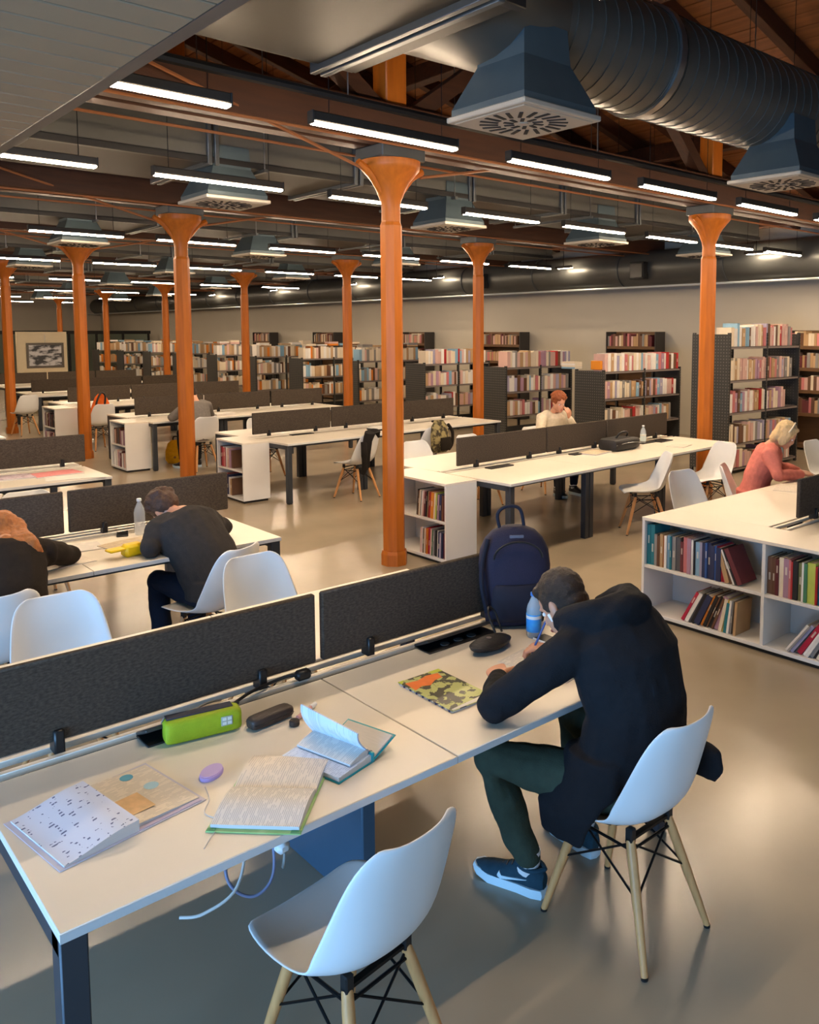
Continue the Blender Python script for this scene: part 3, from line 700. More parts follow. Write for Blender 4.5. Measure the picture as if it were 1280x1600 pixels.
# row 4, 5
for (x, ya, yb, lab, wh) in ((4.42, 12.56, 13.2, 'white bookcase beside the yellow backpack', 'bookcase by the yellow backpack'), (4.35, 15.75, 16.5, 'small distant white bookcase at the far left, between two columns', 'small bookcase between two columns')):
    bx, zu, zl = bookcase('low_bookcase', lab, x, ya, x+0.38, yb, 1)
    for z, sh in ((zu, 'upper'), (zl, 'lower')):
        it = rand_items(yb-ya-0.12, ['maroon','brown','dark grey','black','pale pink','mauve','white'], .2, .25, .03, .055)
        shelf_books((bx, yb-0.04, z), U, Nn, it, f'the {wh}, {sh} shelf', f'books on the {sh} shelf of the {wh}', dep=0.19)

# ------------------------------------------------------------------ perforated metal book racks, square to the wall
def holes(m):
    nt = m.node_tree; N = nt.nodes; L = nt.links; b = N['Principled BSDF']; src = b.inputs['Base Color'].links[0].from_socket
    tc = N.new('ShaderNodeTexCoord'); v = N.new('ShaderNodeTexVoronoi'); v.inputs['Scale'].default_value = 22; v.inputs['Randomness'].default_value = 0.0
    L.new(tc.outputs['Object'], v.inputs['Vector'])
    lt = N.new('ShaderNodeMath'); lt.operation = 'LESS_THAN'; lt.inputs[1].default_value = 0.24; L.new(v.outputs['Distance'], lt.inputs[0])
    mx = N.new('ShaderNodeMix'); mx.data_type = 'RGBA'; L.new(lt.outputs[0], mx.inputs['Factor']); L.new(src, mx.inputs['A'])
    mx.inputs['B'].default_value = (*s2l((104, 102, 98)), 1); L.new(mx.outputs['Result'], b.inputs['Base Color'])
PERF = mat('perforated_steel', (62, 62, 60), 0.5, 0.3, var=0.08, scale=10); holes(PERF)
def rack(label, x0, y0, length, boards, top, light=False, depth=0.62):
    """double rack along x, its front to -y, end panel at x0"""
    t = thing('book_rack', label, 'book rack', (x0, y0, 0), 0, 'metal book racks standing square to the wall')
    for px in (0.0, length/2, length-0.04):
        for py in (0.0, depth-0.04):
            mb = MB(); mb.box(px, py, 0, px+0.04, py+0.004, top, PERF); mb.box(px, py, 0, px+0.004, py+0.04, top, PERF); mb.obj('upright', t)
    mb = MB(); mb.box(-0.006, 0.0, 0.06, 0.0, depth, top-0.02, PERF); mb.obj('end_panel', t)
    mb = MB(); mb.box(length, 0.05, 0.06, length+0.005, depth, top-0.02, PERF); mb.obj('end_panel', t)
    for z in boards:
        mb = MB(); mb.box(0.005, 0.002, z-0.035, length-0.005, 0.014, z, SHELFM); mb.box(0.005, 0.002, z-0.006, length-0.005, depth-0.002, z, SHELFM); mb.obj('shelf', t)
    for k in range(1, len(boards)):
        z0 = boards[k]
        mb = MB(); mb.box(0.02, depth/2-0.004, z0, length-0.02, depth/2+0.004, z0+0.2, RACKM); mb.obj('back_stop', t)
    return t
PAL = ['cream','pale pink','white','cream','pale pink','grey','tan','mauve','white','pink','cream','brown','lavender','pale pink','tan','white','light blue','red']
R1 = [1.86, 1.37, 0.90, 0.44, 0.08]
rack('tall metal book rack behind the right column, upright posts with holes', 10.79, 6.45, 2.1, R1, 2.06)
names = ['top', 'second', 'third', 'fourth', 'lowest']
hs = [(.26,.34),(.28,.33),(.26,.33),(.24,.3),(.2,.3)]
def fill(x0, y0, length, boards, rows, phrase, stuff_rows, hs, tmin=.045, tmax=.085, pal=PAL):
    for k, z in enumerate(boards):
        if k in rows or k in stuff_rows:
            ln = length - 0.1
            if k == 2 and not stuff_rows == (): ln *= 0.9
            it = rand_items(ln, pal, hs[k][0], hs[k][1], tmin, tmax)
            if it[0][0] in ('red', 'pink', 'brown'): it[0] = ('cream',) + it[0][1:]
            shelf_books((x0+0.05, y0+0.012, z+0.001), (1,0,0), (0,-1,0), it, f'the {phrase}, {names[k]} shelf', f'books on the {phrase}, {names[k]} shelf', stuff=k in stuff_rows, dep=0.24)
fill(10.79, 6.45, 1.95, R1, (0, 1, 2), 'tall rack behind the column', (3, 4), hs)
R2 = [1.42, 0.97, 0.52, 0.08]; h2 = [(.25,.31),(.24,.3),(.22,.3),(.2,.28)]
rk = ['metal book rack just left of the right column', 'metal book rack behind the person with ginger hair', 'metal book rack right of the nearest column, partly behind a camouflage bag',
      'metal book rack seen between the nearest column and the one to its left', 'metal book rack left of the nearest column, second along', 'metal book rack left of the nearest column, third along',
      'distant metal book rack, seventh from the right', 'distant metal book rack, eighth from the right', 'distant metal book rack, ninth from the right', 'distant metal book rack, tenth from the right', 'farthest metal book rack, beside the glass partition']
ys = [8.75, 11.05, 13.45, 15.85, 18.3, 20.7, 23.1, 25.6, 28.1, 30.6, 33.2]
PALC = ['cream','white','tan','cream','pale pink','white','cream','light blue','tan','brown','cream','grey','white','tan','orange']
for i, y in enumerate(ys):
    ln = 2.2 if i == 0 else 1.85
    rack(rk[i], 10.8, y, ln, R2, 1.45)
    if i == 0: fill(10.8, y, ln, R2, (0, 1), 'rack with the orange box', (2,), h2)
    else: fill(10.8, y, ln, R2, (), '', (0, 1, 2), h2, pal=PAL if i < 3 else PALC)
    if i >= 3:      # flat piles of books on the far racks
        for xx in [10.95+0.33*k for k in range(5)]:
            z = R2[0]+0.3
            for q in range(rnd.randint(0, 2)):
                th = rnd.uniform(.03, .06); c = COLORS[rnd.choice(PALC)]
                STUFF.add(Matrix.Translation((xx, y+0.02, z+0.02)), 0.28, 0.2, th, s2l(c)); z += th
# flat pile and an orange box on top of the second rack
for k, c in enumerate(('light blue', 'cream', 'white', 'cream')):
    b = ob(BM, 'book'); b.matrix_world = Matrix.Translation((10.78, 9.36, 1.452+0.03*k)) @ Matrix.Rotation(-PI/2, 4, 'Z') @ Matrix.Rotation(-PI/2, 4, 'Y') @ Matrix.Diagonal((0.029, 0.2, 0.3, 1))
    b.color = (*s2l(COLORS[c]), 1); tag(b, f'{c} book lying flat, {nth(k)} from the bottom of the pile on a rack end', 'book', 'books lying flat on a rack end')
mb = MB(); mb.box(10.81, 8.82, 1.452, 10.95, 9.04, 1.60, mat('orange_box', (226, 140, 30), 0.5, var=0.04), 0.006)
o = mb.obj('storage_box'); tag(o, 'small bright orange box on top of the rack left of the right column', 'box')
# tall shelves against the wall behind the racks
def wall_shelf(label, yc, w, boards, top, stuffk):
    t = thing('wall_bookcase', label, 'bookcase', (14.45, yc, 0), 0, 'tall brown bookcases against the wall')
    BR = mat('bookcase_brown', (104, 74, 46), 0.5, var=0.15, scale=5, stretch=(4,1,4)); DK = mat('bookcase_side', (52, 48, 46), 0.5, var=0.06)
    for s in (-1, 1):
        mb = MB(); mb.box(-0.34, s*w/2-0.012, 0, -0.01, s*w/2+0.012, top, DK, 0.002); mb.obj('side_panel', t)
    mb = MB(); mb.box(-0.02, -w/2, 0.02, -0.01, w/2, top, BR); mb.obj('back_panel', t)
    for z in boards:
        mb = MB(); mb.box(-0.33, -w/2+0.012, z-0.06, -0.02, w/2-0.012, z, BR, 0.002); mb.obj('shelf', t)
    for k in stuffk:
        it = rand_items(w-0.1, ['brown','pale pink','maroon','tan','cream','tan','pink','grey','brown'], .2, .27, .035, .06)
        shelf_books((14.13, yc+w/2-0.03, boards[k]+0.001), (0,-1,0), (-1,0,0), it, '', '', stuff=True, dep=0.22)
for i, (yc, w) in enumerate(((10.75, 1.25), (14.75, 1.55), (18.1, 1.1), (22.6, 1.2), (26.6, 1.2))):
    wall_shelf(f'tall brown bookcase against the wall, {nth(i)} of those rising above the racks', yc, w, [1.78, 1.38, 0.98, 0.58, 0.1], 2.08, (0, 1))
wall_shelf('tall brown bookcase against the wall at the right edge', 6.45, 1.7, [1.83, 1.45, 1.06, 0.66, 0.1], 2.1, (0, 1, 2, 3))

# ------------------------------------------------------------------ shell chairs on wooden dowel legs
def chair_meshes():
    prof = [(0.235, 0.425), (0.222, 0.441), (0.19, 0.447), (0.12, 0.438), (0.04, 0.43), (-0.04, 0.428), (-0.11, 0.436), (-0.16, 0.458), (-0.192, 0.498), (-0.213, 0.55), (-0.228, 0.61), (-0.243, 0.67), (-0.258, 0.73), (-0.270, 0.78), (-0.277, 0.81), (-0.281, 0.825)]
    wid = [0.135, 0.178, 0.205, 0.222, 0.229, 0.231, 0.232, 0.232, 0.230, 0.226, 0.219, 0.210, 0.199, 0.182, 0.155, 0.118]
    curl = [0.004, 0.008, 0.014, 0.024, 0.034, 0.046, 0.062, 0.08, 0.088, 0.084, 0.074, 0.064, 0.054, 0.044, 0.036, 0.03]
    n = 12; top = []; nv = len(prof)
    for i, (y, z) in enumerate(prof):
        a = Vector((0, prof[min(i+1, nv-1)][0]-prof[max(i-1, 0)][0], prof[min(i+1, nv-1)][1]-prof[max(i-1, 0)][1])).normalized()
        nrm = Vector((0, -a.z, a.y)) * -1 if False else Vector((0, a.z, -a.y))     # towards the sitter
        if nrm.z < 0 and i < 8: nrm = -nrm
        if i >= 8 and nrm.y < 0: nrm = -nrm
        row = []
        for k in range(n+1):
            s = -1 + 2*k/n
            row.append(Vector((s*wid[i], y, z)) + nrm*curl[i]*abs(s)**2.6)
        top.append(row)
    vs = [v for r in top for v in r]
    me = bpy.data.meshes.new('tmp'); fs = [(i*(n+1)+k, i*(n+1)+k+1, (i+1)*(n+1)+k+1, (i+1)*(n+1)+k) for i in range(nv-1) for k in range(n)]
    me.from_pydata([tuple(v) for v in vs], [], fs); me.materials.append(CHAIR_W)
    o = bpy.data.objects.new('tmp', me); COL.objects.link(o)
    m = o.modifiers.new('s', 'SOLIDIFY'); m.thickness = 0.009; m.offset = 0
    m = o.modifiers.new('b', 'SUBSURF'); m.levels = 1; m.render_levels = 1
    dg = bpy.context.evaluated_depsgraph_get(); sh = bpy.data.meshes.new_from_object(o.evaluated_get(dg)); sh.name = 'seat_shell'
    bpy.data.objects.remove(o); sh.polygons.foreach_set('use_smooth', [True]*len(sh.polygons))
    legs = []
    for sx in (-1, 1):
        for (ty, by) in ((0.115, 0.215), (-0.105, -0.225)):
            mb = MB(); p0 = Vector((sx*0.105, ty, 0.385)); p1 = Vector((sx*0.18, by, 0.008))
            mb.path([p0, p0.lerp(p1, 0.12), p0.lerp(p1, 0.5), p1], [0.0155, 0.0175, 0.0165, 0.0115], BEECH, 12); lg = mb.mesh('leg', True)
            mb = MB(); mb.lathe([(0.012, 0), (0.0125, 0.009)], BLACK, 10, c=(p1.x, p1.y, 0)); ft = mb.mesh('foot', True)
            legs.append((lg, ft, p0, p1))
    mb = MB()
    def leg_at(i, z):
        p0, p1 = legs[i][2], legs[i][3]; t = (p0.z - z)/(p0.z - p1.z); return p0.lerp(p1, t)
    for i, j in ((0, 1), (2, 3), (0, 2), (1, 3)):       # crossed struts on all four sides
        for a, b in ((i, j), (j, i)):
            mb.path([leg_at(a, 0.375) , leg_at(b, 0.215)], 0.0042, WIRE, 6)
        mb.path([leg_at(i, 0.355), leg_at(j, 0.355)], 0.0055, WIRE, 6)
    st = mb.mesh('wire_struts', True)
    mb = MB(); mb.box(-0.119, -0.01, 0.385, 0.119, 0.01, 0.395, WIRE)
    for sx in (-1, 1): mb.box(sx*0.105-0.014, -0.014, 0.375, sx*0.105+0.014, 0.014, 0.428, BLACK, 0.004)
    br = mb.mesh('seat_bracket')
    return sh, legs, st, br
SH, LEGS, ST, BR = chair_meshes()
def chair(label, x, y, facing, group='white shell chairs with wooden legs'):
    t = thing('shell_chair', label, 'chair', (x, y, 0), math.radians(facing-90), group)
    ob(SH, 'seat_shell', t)
    for lg, ft, _, _ in LEGS:
        l = ob(lg, 'leg', t); ob(ft, 'foot', l)
    ob(ST, 'wire_struts', t); ob(BR, 'seat_bracket', t, (0, 0.115, 0)); ob(BR, 'seat_bracket', t, (0, -0.105, 0))
    return t
chair('empty white shell chair nearest the camera, half under the near desk', 1.2, 1.83, 97)
chair('white shell chair the man in the black hoodie sits on', 2.27, 1.72, 90)
chair('white shell chair seen over the near desk screen, second from the left edge', 1.12, 3.97, 268)
chair('cream-lit white shell chair behind the near screen, beside the person in dark grey', 2.17, 4.0, 272)
chair('white shell chair at the left edge, under the person with long ginger hair', 0.93, 4.66, 92)
chair('white shell chair under the person in dark grey bent over the desk', 2.12, 4.70, 112)
chair('empty white shell chair on the near side of the middle right desk', 7.08, 5.18, 140)
chair('white shell chair showing only its back above the wide bookcase', 6.38, 4.05, 262)
chair('white shell chair turned sideways at the far end of the middle right desk', 8.2, 5.12, 165)
chair('white shell chair on the far side of the middle desk, right of the nearest column', 5.9, 7.3, 268)
chair('white shell chair under the middle desk, its legs between the two near legs', 6.75, 7.35, 270)
chair('white shell chair under the curly-haired person behind the screen', 7.95, 7.42, 268)
chair('white shell chair carrying the camouflage backpack', 7.0, 8.75, 95)
chair('white shell chair with a black jacket over its back', 5.9, 8.72, 105)
chair('white shell chair on the far side of the desk with the black jacket chair', 5.85, 10.95, 270)
chair('white shell chair under the person in grey behind the column', 5.38, 12.1, 90)
chair('white shell chair with the orange and black bag', 5.0, 15.45, 95)
chair('small distant white shell chair beside the left columns', 4.6, 18.7, 100)
chair('white shell chair under the woman in the pink jacket', 7.1, 3.99, 296)
chair('white shell chair on the far side of the left desk, legs seen under the top', 1.75, 6.95, 270)
chair('white shell chair far left, past the desk with pink magazines', 2.2, 11.5, 95)
chair('cream white shell chair at the right edge beyond the woman in pink', 9.3, 4.25, 265)

# ------------------------------------------------------------------ people
TMP = bpy.data.scenes.new('workshop')
def evaluated(o):
    TMP.view_layers[0].update(); dg = TMP.view_layers[0].depsgraph; dg.update()
    return bpy.data.meshes.new_from_object(o.evaluated_get(dg))
def remeshed(mb, name, voxel, smooth=4, dec=None, bump=0.0, bscale=9.0, mtl=None):
    me = bpy.data.meshes.new('tmp'); me.from_pydata(mb.v, [], mb.f)
    bm = bmesh.new(); bm.from_mesh(me); bmesh.ops.recalc_face_normals(bm, faces=bm.faces); bm.to_mesh(me); bm.free()
    o = bpy.data.objects.new('tmp', me); TMP.collection.objects.link(o)
    m = o.modifiers.new('r', 'REMESH'); m.mode = 'VOXEL'; m.voxel_size = voxel
    if smooth: s = o.modifiers.new('s', 'SMOOTH'); s.factor = 0.5; s.iterations = smooth
    if dec: d = o.modifiers.new('d', 'DECIMATE'); d.ratio = dec
    r = evaluated(o); r.name = name
    bpy.data.objects.remove(o)
    if bump:
        n = len(r.vertices); co = [0.0]*(3*n); r.vertices.foreach_get('co', co)
        no = [0.0]*(3*n); r.vertex_normals.foreach_get('vector', no)
        for i in range(n):
            p = Vector(co[3*i:3*i+3])*bscale
            d = (mnoise.noise(p)*0.7 + mnoise.noise(p*2.3)*0.3)*bump
            for q in range(3): co[3*i+q] += no[3*i+q]*d
        r.vertices.foreach_set('co', co)
    r.materials.clear(); r.materials.append(mtl or mb.mats[0])
    r.polygons.foreach_set('material_index', [0]*len(r.polygons))
    r.polygons.foreach_set('use_smooth', [True]*len(r.polygons)); r.update()
    return r
def limb(mb, pts, rs, m, n=12):
    pts = [Vector(p) for p in pts]
    mb.path(pts, rs, m, n)
    for p, r in zip(pts, rs): mb.ell(p, (r, r, r), m, 10, 7)
def basis(fw, upv):
    fw = Vector(fw).normalized(); r = fw.cross(Vector(upv)).normalized(); return fw, r, r.cross(fw).normalized()
def hand(mb, wrist, d, pn, thumb_s, m, curl=0.6, k=1.0):
    """wrist point, pointing direction, palm normal (fingers bend that way), thumb_s = +1/-1 side"""
    d = Vector(d).normalized(); pn = Vector(pn); pn = (pn - d*pn.dot(d)).normalized(); s = d.cross(pn)*thumb_s
    w = Vector(wrist)
    mb.loft([(w - d*0.02*k, s*0.024*k, pn*0.02*k), (w + d*0.01*k, s*0.028*k, pn*0.018*k), (w + d*0.05*k, s*0.041*k, pn*0.015*k), (w + d*0.085*k, s*0.042*k, pn*0.013*k), (w + d*0.098*k, s*0.036*k, pn*0.01*k)], m, 14)
    for i, ln in enumerate((0.072, 0.08, 0.075, 0.06)):
        b = w + d*(0.088 - 0.004*abs(i-1))*k + s*(0.0325 - 0.0215*i)*k
        a = curl*0.55; dirn = d.copy(); p = b; pts = [b - d*0.02*k, b]
        for q, fr in enumerate((0.42, 0.32, 0.26)):
            ax = dirn.cross(pn).normalized()
            dirn = (Matrix.Rotation(a if q == 0 else curl, 3, d.cross(pn).normalized()) @ dirn).normalized()
            p = p + dirn*ln*fr*k; pts.append(p)
        limb(mb, pts, [0.0088*k, 0.0088*k, 0.0083*k, 0.0076*k, 0.0066*k], m, 10)
    tb = w + d*0.025*k + s*0.03*k
    t1 = tb + (d*0.6 + s*0.75 + pn*0.25).normalized()*0.042*k; t2 = t1 + (d*0.9 + s*0.2 + pn*0.4).normalized()*0.034*k
    limb(mb, [w + d*0.015*k + s*0.012*k, tb, t1, t2], [0.014*k, 0.0125*k, 0.0105*k, 0.0085*k], m, 10)
def shoe(parent, heel, fwd, dark, sole, accent=None, mark=True):
    fwd = Vector((fwd[0], fwd[1], 0)).normalized(); rz = math.atan2(fwd.y, fwd.x) - PI/2
    mb = MB()
    out = [(0.0, -0.015), (0.026, -0.008), (0.037, 0.03), (0.037, 0.09), (0.043, 0.17), (0.045, 0.215), (0.036, 0.265), (0.015, 0.288), (-0.012, 0.286), (-0.033, 0.262), (-0.041, 0.21), (-0.038, 0.15), (-0.034, 0.09), (-0.036, 0.03), (-0.026, -0.008)]
    n = len(out); rows = []
    for z, k, lift in ((0.004, 0.9, 0), (0.0, 1.0, 0), (0.018, 1.03, 0), (0.034, 0.99, 0)):
        rows.append([(x*k, (y-0.13)*k+0.13, z + (0.012 if y > 0.24 else 0)) for x, y in out])
    vs = [v for r in rows for v in r]; fs = [tuple(range(n))[::-1], tuple(range(3*n, 4*n))] + [(i*n+k, i*n+(k+1)%n, (i+1)*n+(k+1)%n, (i+1)*n+k) for i in range(3) for k in range(n)]
    up = MB()
    rings = []
    for y, w, zc, h in ((-0.012, 0.02, 0.06, 0.03), (0.0, 0.03, 0.062, 0.042), (0.04, 0.036, 0.068, 0.052), (0.085, 0.036, 0.068, 0.052), (0.12, 0.038, 0.056, 0.042), (0.17, 0.042, 0.046, 0.032), (0.22, 0.041, 0.042, 0.025), (0.26, 0.031, 0.038, 0.018), (0.283, 0.014, 0.036, 0.01)):
        rings.append(((0, y, zc), (w, 0, 0), (0, 0.0, h)))
    up.loft(rings, dark, 16)
    up.path(smooth_path([(0, -0.012, 0.108), (0.03, 0.02, 0.104), (0.032, 0.07, 0.106), (0, 0.105, 0.112), (-0.032, 0.07, 0.106), (-0.03, 0.02, 0.104), (0, -0.012, 0.108)], 4), 0.009, dark, 8)
    s = up.obj('shoe', parent, loc=heel, rot=(0, 0, rz))
    mb.add(vs, fs, sole); mb.obj('sole', s)
    lc = MB()
    for q in range(4):
        y = 0.115 + 0.022*q; z = 0.098 - 0.0085*q - 0.001*q*q
        lc.path([(-0.02, y, z-0.004), (0, y+0.003, z+0.003), (0.02, y, z-0.004)], 0.003, BLACK, 6)
    lo = lc.obj('laces', s)
    if mark:
        acc = accent or sole
        for sx in (-1, 1):
            mk = MB(); pts = [(0.17, 0.045), (0.155, 0.037), (0.13, 0.043), (0.05, 0.064), (0.045, 0.067), (0.125, 0.054), (0.15, 0.051), (0.16, 0.066)]
            # curved tick along the side of the shoe
            def wx(y): return 0.038 + (0.003 if 0.1 < y < 0.22 else 0)
            vs2 = [(sx*(wx(y)+0.0005), y, z) for y, z in pts] + [(sx*(wx(y)-0.006), y, z) for y, z in pts]
            m2 = len(pts)
            mk.add(vs2, [tuple(range(m2)), tuple(range(m2, 2*m2))[::-1]] + [(i, (i+1) % m2, m2+(i+1) % m2, m2+i) for i in range(m2)], acc)
            mk.obj('side_mark', s, smooth=False)
    return s
SKIN = mat('skin', (198, 142, 112), 0.5, var=0.05, scale=20)
def head_shape(mb, H, fw, upv, k=1.0, m=None):
    fw, r, up = basis(fw, upv); H = Vector(H); E = lambda a, b, c: H + (fw*a + r*b + up*c)*k
    mb.ell(E(-0.012, 0, 0.022), (r*0.073*k, fw*0.093*k, up*0.092*k), m)
    mb.ell(E(0.03, 0, -0.045), (r*0.056*k, fw*0.058*k, up*0.07*k), m)
    mb.ell(E(0.06, 0, -0.092), (r*0.03*k, fw*0.026*k, up*0.024*k), m)          # chin
    mb.ell(E(0.068, 0, 0.018), (r*0.046*k, fw*0.02*k, up*0.012*k), m)          # brow
    mb.loft([(E(0.08, 0, 0.01), r*0.009*k, up*0.008*k), (E(0.095, 0, -0.02), r*0.012*k, up*0.01*k), (E(0.102, 0, -0.032), r*0.016*k, up*0.011*k), (E(0.085, 0, -0.042), r*0.014*k, up*0.006*k)], m, 10)
    mb.ell(E(0.08, 0, -0.062), (r*0.024*k, fw*0.012*k, up*0.007*k), m); mb.ell(E(0.078, 0, -0.073), (r*0.021*k, fw*0.012*k, up*0.007*k), m)
    for s in (-1, 1):
        mb.ell(E(-0.008, s*0.076, -0.012), (r*0.009*k, (fw*0.018 - up*0.004)*k, up*0.031*k), m, 10, 8)
        mb.ell(E(0.055, s*0.036, -0.03), (r*0.022*k, fw*0.02*k, up*0.02*k), m)  # cheek
        mb.ell(E(0.01, s*0.05, -0.05), (r*0.014*k, fw*0.03*k, up*0.03*k), m)    # jaw
    return E, fw, r, up
EYEW = mat('eye_white', (230, 226, 220), 0.25, var=0.02); EYED = mat('eye_iris', (52, 38, 28), 0.2, var=0.05)
LIP = mat('lip', (168, 96, 84), 0.5, var=0.05)
def person(label, loc, rz, J, cl, k=1.0, voxel=0.008, dec=0.5, long_coat=False, hood=False, hair='short', smark=False):
    """J: joints in person space (facing +y). cl: materials top, legs, hair, shoe, sole."""
    t = thing('person', label, 'person', (loc[0], loc[1], 0), rz)
    V = {q: Vector(p) for q, p in J.items() if q != 'curl'}
    pel, chest, c7, head = V['pelvis'], V['chest'], V['c7'], V['head']
    mid = V.get('mid', (pel + chest)*0.5)
    def torso(mb, m, g):
        pts = [pel - Vector((0,0,0.07)), pel, pel.lerp(mid, 0.6), mid, chest, c7.lerp(chest, 0.35), c7]
        wd = [0.15, 0.172, 0.16, 0.155, 0.175, 0.165, 0.07]; dp = [0.11, 0.122, 0.108, 0.105, 0.118, 0.1, 0.065]
        rings = []
        for i, p in enumerate(pts):
            tg = (pts[min(i+1, len(pts)-1)] - pts[max(i-1, 0)]).normalized()
            sx = (V['shR'] - V['shL']).normalized() if i > 2 else Vector((1, 0, 0))
            dv = tg.cross(sx).normalized(); sx = dv.cross(tg)
            gg = g if i > 1 else min(g, 0.02)
            rings.append((p, sx*(wd[i]+gg)*k, dv*(dp[i]+gg)*k))
        mb.loft(rings, m, 20)
    body = MB(); torso(body, SKIN, -0.025)
    fw, r, up = basis(V['face'], V.get('up', (0, 0, 1)))
    nk = head - up*0.06*k - fw*0.025*k
    limb(body, [c7 - (nk-c7)*0.4, c7.lerp(nk, 0.4), nk], [0.06*k, 0.053*k, 0.05*k], SKIN)
    E, fw, r, up = head_shape(body, head, V['face'], V.get('up', (0, 0, 1)), k, SKIN)
    for s in ('L', 'R'):
        limb(body, [V['sh'+s], V['el'+s], V['wr'+s]], [0.046*k, 0.036*k, 0.026*k], SKIN)
        limb(body, [V['hip'+s], V['kn'+s], V['an'+s] + Vector((0,0,0.02))], [0.07*k, 0.048*k, 0.034*k], SKIN)
        ft = V['foot'+s]; fd = Vector((ft.x, ft.y, 0)).normalized()
        limb(body, [V['an'+s] + Vector((0,0,0.0)), Vector((V['an'+s].x, V['an'+s].y, 0.05)) + fd*0.03, Vector((V['an'+s].x, V['an'+s].y, 0.045)) + fd*0.12], [0.032*k, 0.03*k, 0.024*k], SKIN)
        hd = V['hd'+s]; hand(body, V['wr'+s], hd, V.get('pn'+s, (0, 0, -1)), 1 if s == 'R' else -1, SKIN, J.get('curl', (0.6,))[0], k)
    me = remeshed(body, 'body', voxel, 3, dec); ob(me, 'body', t)
    # top
    top = MB(); torso(top, cl['top'], cl.get('bulk', 0.022))
    for s in ('L', 'R'):
        sh, el, wr = V['sh'+s], V['el'+s], V['wr'+s]
        cuff = el.lerp(wr, 0.93)
        limb(top, [sh.lerp(c7, 0.45), sh, sh.lerp(el, 0.5), el, el.lerp(wr, 0.5), cuff], [0.075*k, 0.079*k, 0.068*k, 0.06*k, 0.052*k, 0.041*k], cl['top'], 14)
    if hood:
        hb = c7 - fw*0.0 + Vector((0, -0.05, -0.01))
        top.ell(c7 + Vector((0.01, -0.06, 0.0)), ((0.16, 0, 0), (0, 0.085, 0.0), (0, -0.05, 0.11)), cl['top'], 16, 10)
        top.path(smooth_path([c7 + Vector(v) for v in ((-0.1, 0.09, -0.02), (-0.125, 0.02, 0.02), (-0.095, -0.05, 0.05), (0.0, -0.085, 0.065), (0.095, -0.05, 0.06), (0.13, 0.02, 0.03), (0.1, 0.09, -0.02))], 4), 0.05, cl['top'], 10)
    if long_coat:
        top.loft([(pel + Vector((-0.12, 0.02, 0.12)), (0.09, 0, 0), (0, 0.12, 0)), (pel + Vector((-0.17, 0.03, 0.02)), (0.07, 0, 0), (0, 0.13, 0)), (Vector((pel.x - 0.24, pel.y+0.07, 0.47)), (0.032, 0, 0), (0, 0.12, 0)), (Vector((pel.x - 0.25, pel.y+0.075, 0.37)), (0.024, 0, 0), (0, 0.085, 0))], cl['top'], 16)
        top.ell(pel + Vector((0.2, -0.02, 0.05)), (0.09, 0.14, 0.1), cl['top'], 14, 10)
        top.loft([(pel + Vector((0.25, 0.0, 0.1)), (0.05, 0, 0), (0, 0.11, 0)), (pel + Vector((0.27, -0.1, 0.06)), (0.04, 0, 0), (0, 0.11, 0)), (pel + Vector((0.275, -0.12, 0.0)), (0.03, 0, 0), (0, 0.1, 0)), (pel + Vector((0.275, -0.12, -0.05)), (0.015, 0, 0), (0, 0.07, 0))], cl['top'], 14)
    else:
        top.loft([(pel + Vector((0, 0, 0.08)), (0.195*k, 0, 0), (0, 0.148*k, 0)), (pel + Vector((0, 0.0, -0.035)), (0.205*k, 0, 0), (0, 0.14*k, 0))], cl['top'], 20)
    ob(remeshed(top, 'hoodie' if hood else 'jacket', max(voxel, 0.008), 5, dec, 0.011, 11.0), 'hoodie' if hood else 'jacket', t)
    leg = MB(); leg.loft([(pel + Vector((0, 0, 0.03)), (0.175*k, 0, 0), (0, 0.135*k, 0)), (pel + Vector((0, 0.02, -0.07)), (0.18*k, 0, 0), (0, 0.13*k, 0))], cl['legs'], 18)
    for s in ('L', 'R'):
        h, kn, an = V['hip'+s], V['kn'+s], V['an'+s]
        limb(leg, [h, h.lerp(kn, 0.5), kn, kn.lerp(an, 0.35), kn.lerp(an, 0.7), an + Vector((0, 0, 0.05))], [0.096*k, 0.088*k, 0.069*k, 0.066*k, 0.058*k, 0.05*k], cl['legs'], 14)
    ob(remeshed(leg, 'trousers', max(voxel, 0.008), 4, dec, 0.009, 13.0), 'trousers', t)
    for s in ('L', 'R'):
        an = V['an'+s]; fd = Vector((V['foot'+s].x, V['foot'+s].y, 0)).normalized()
        sk = MB(); sk.path([an + Vector((0, 0, 0.075)), an + Vector((0, 0, 0.02)), an + Vector((0, 0, -0.01)) + fd*0.01], [0.043*k, 0.041*k, 0.04*k], mat('white_sock', (220, 218, 216), 0.9, var=0.04, scale=60), 14); sk.obj('sock', t)
        shoe(t, (an.x - fd.x*0.055, an.y - fd.y*0.055, 0), fd, cl['shoe'], cl['sole'], cl.get('accent'), smark)
    # hair
    hm = MB(); H = head
    P = lambda a, b, c: H + (fw*a + r*b + up*c)*k
    if hair == 'short':
        hm.ell(P(-0.026, 0, 0.036), (r*0.083*k, fw*0.096*k, up*0.094*k), cl['hair'], 18, 12)
        hm.ell(P(0.035, 0, 0.082), (r*0.06*k, fw*0.046*k, up*0.03*k), cl['hair'], 14, 9)
        hm.ell(P(-0.07, 0, -0.02), (r*0.062*k, fw*0.042*k, up*0.05*k), cl['hair'], 14, 9)
        for s in (-1, 1): hm.ell(P(0.012, s*0.07, 0.02), (r*0.013*k, fw*0.022*k, up*0.04*k), cl['hair'], 10, 7)
    elif hair == 'long':
        hm.ell(P(-0.022, 0, 0.034), (r*0.088*k, fw*0.1*k, up*0.098*k), cl['hair'], 18, 12)
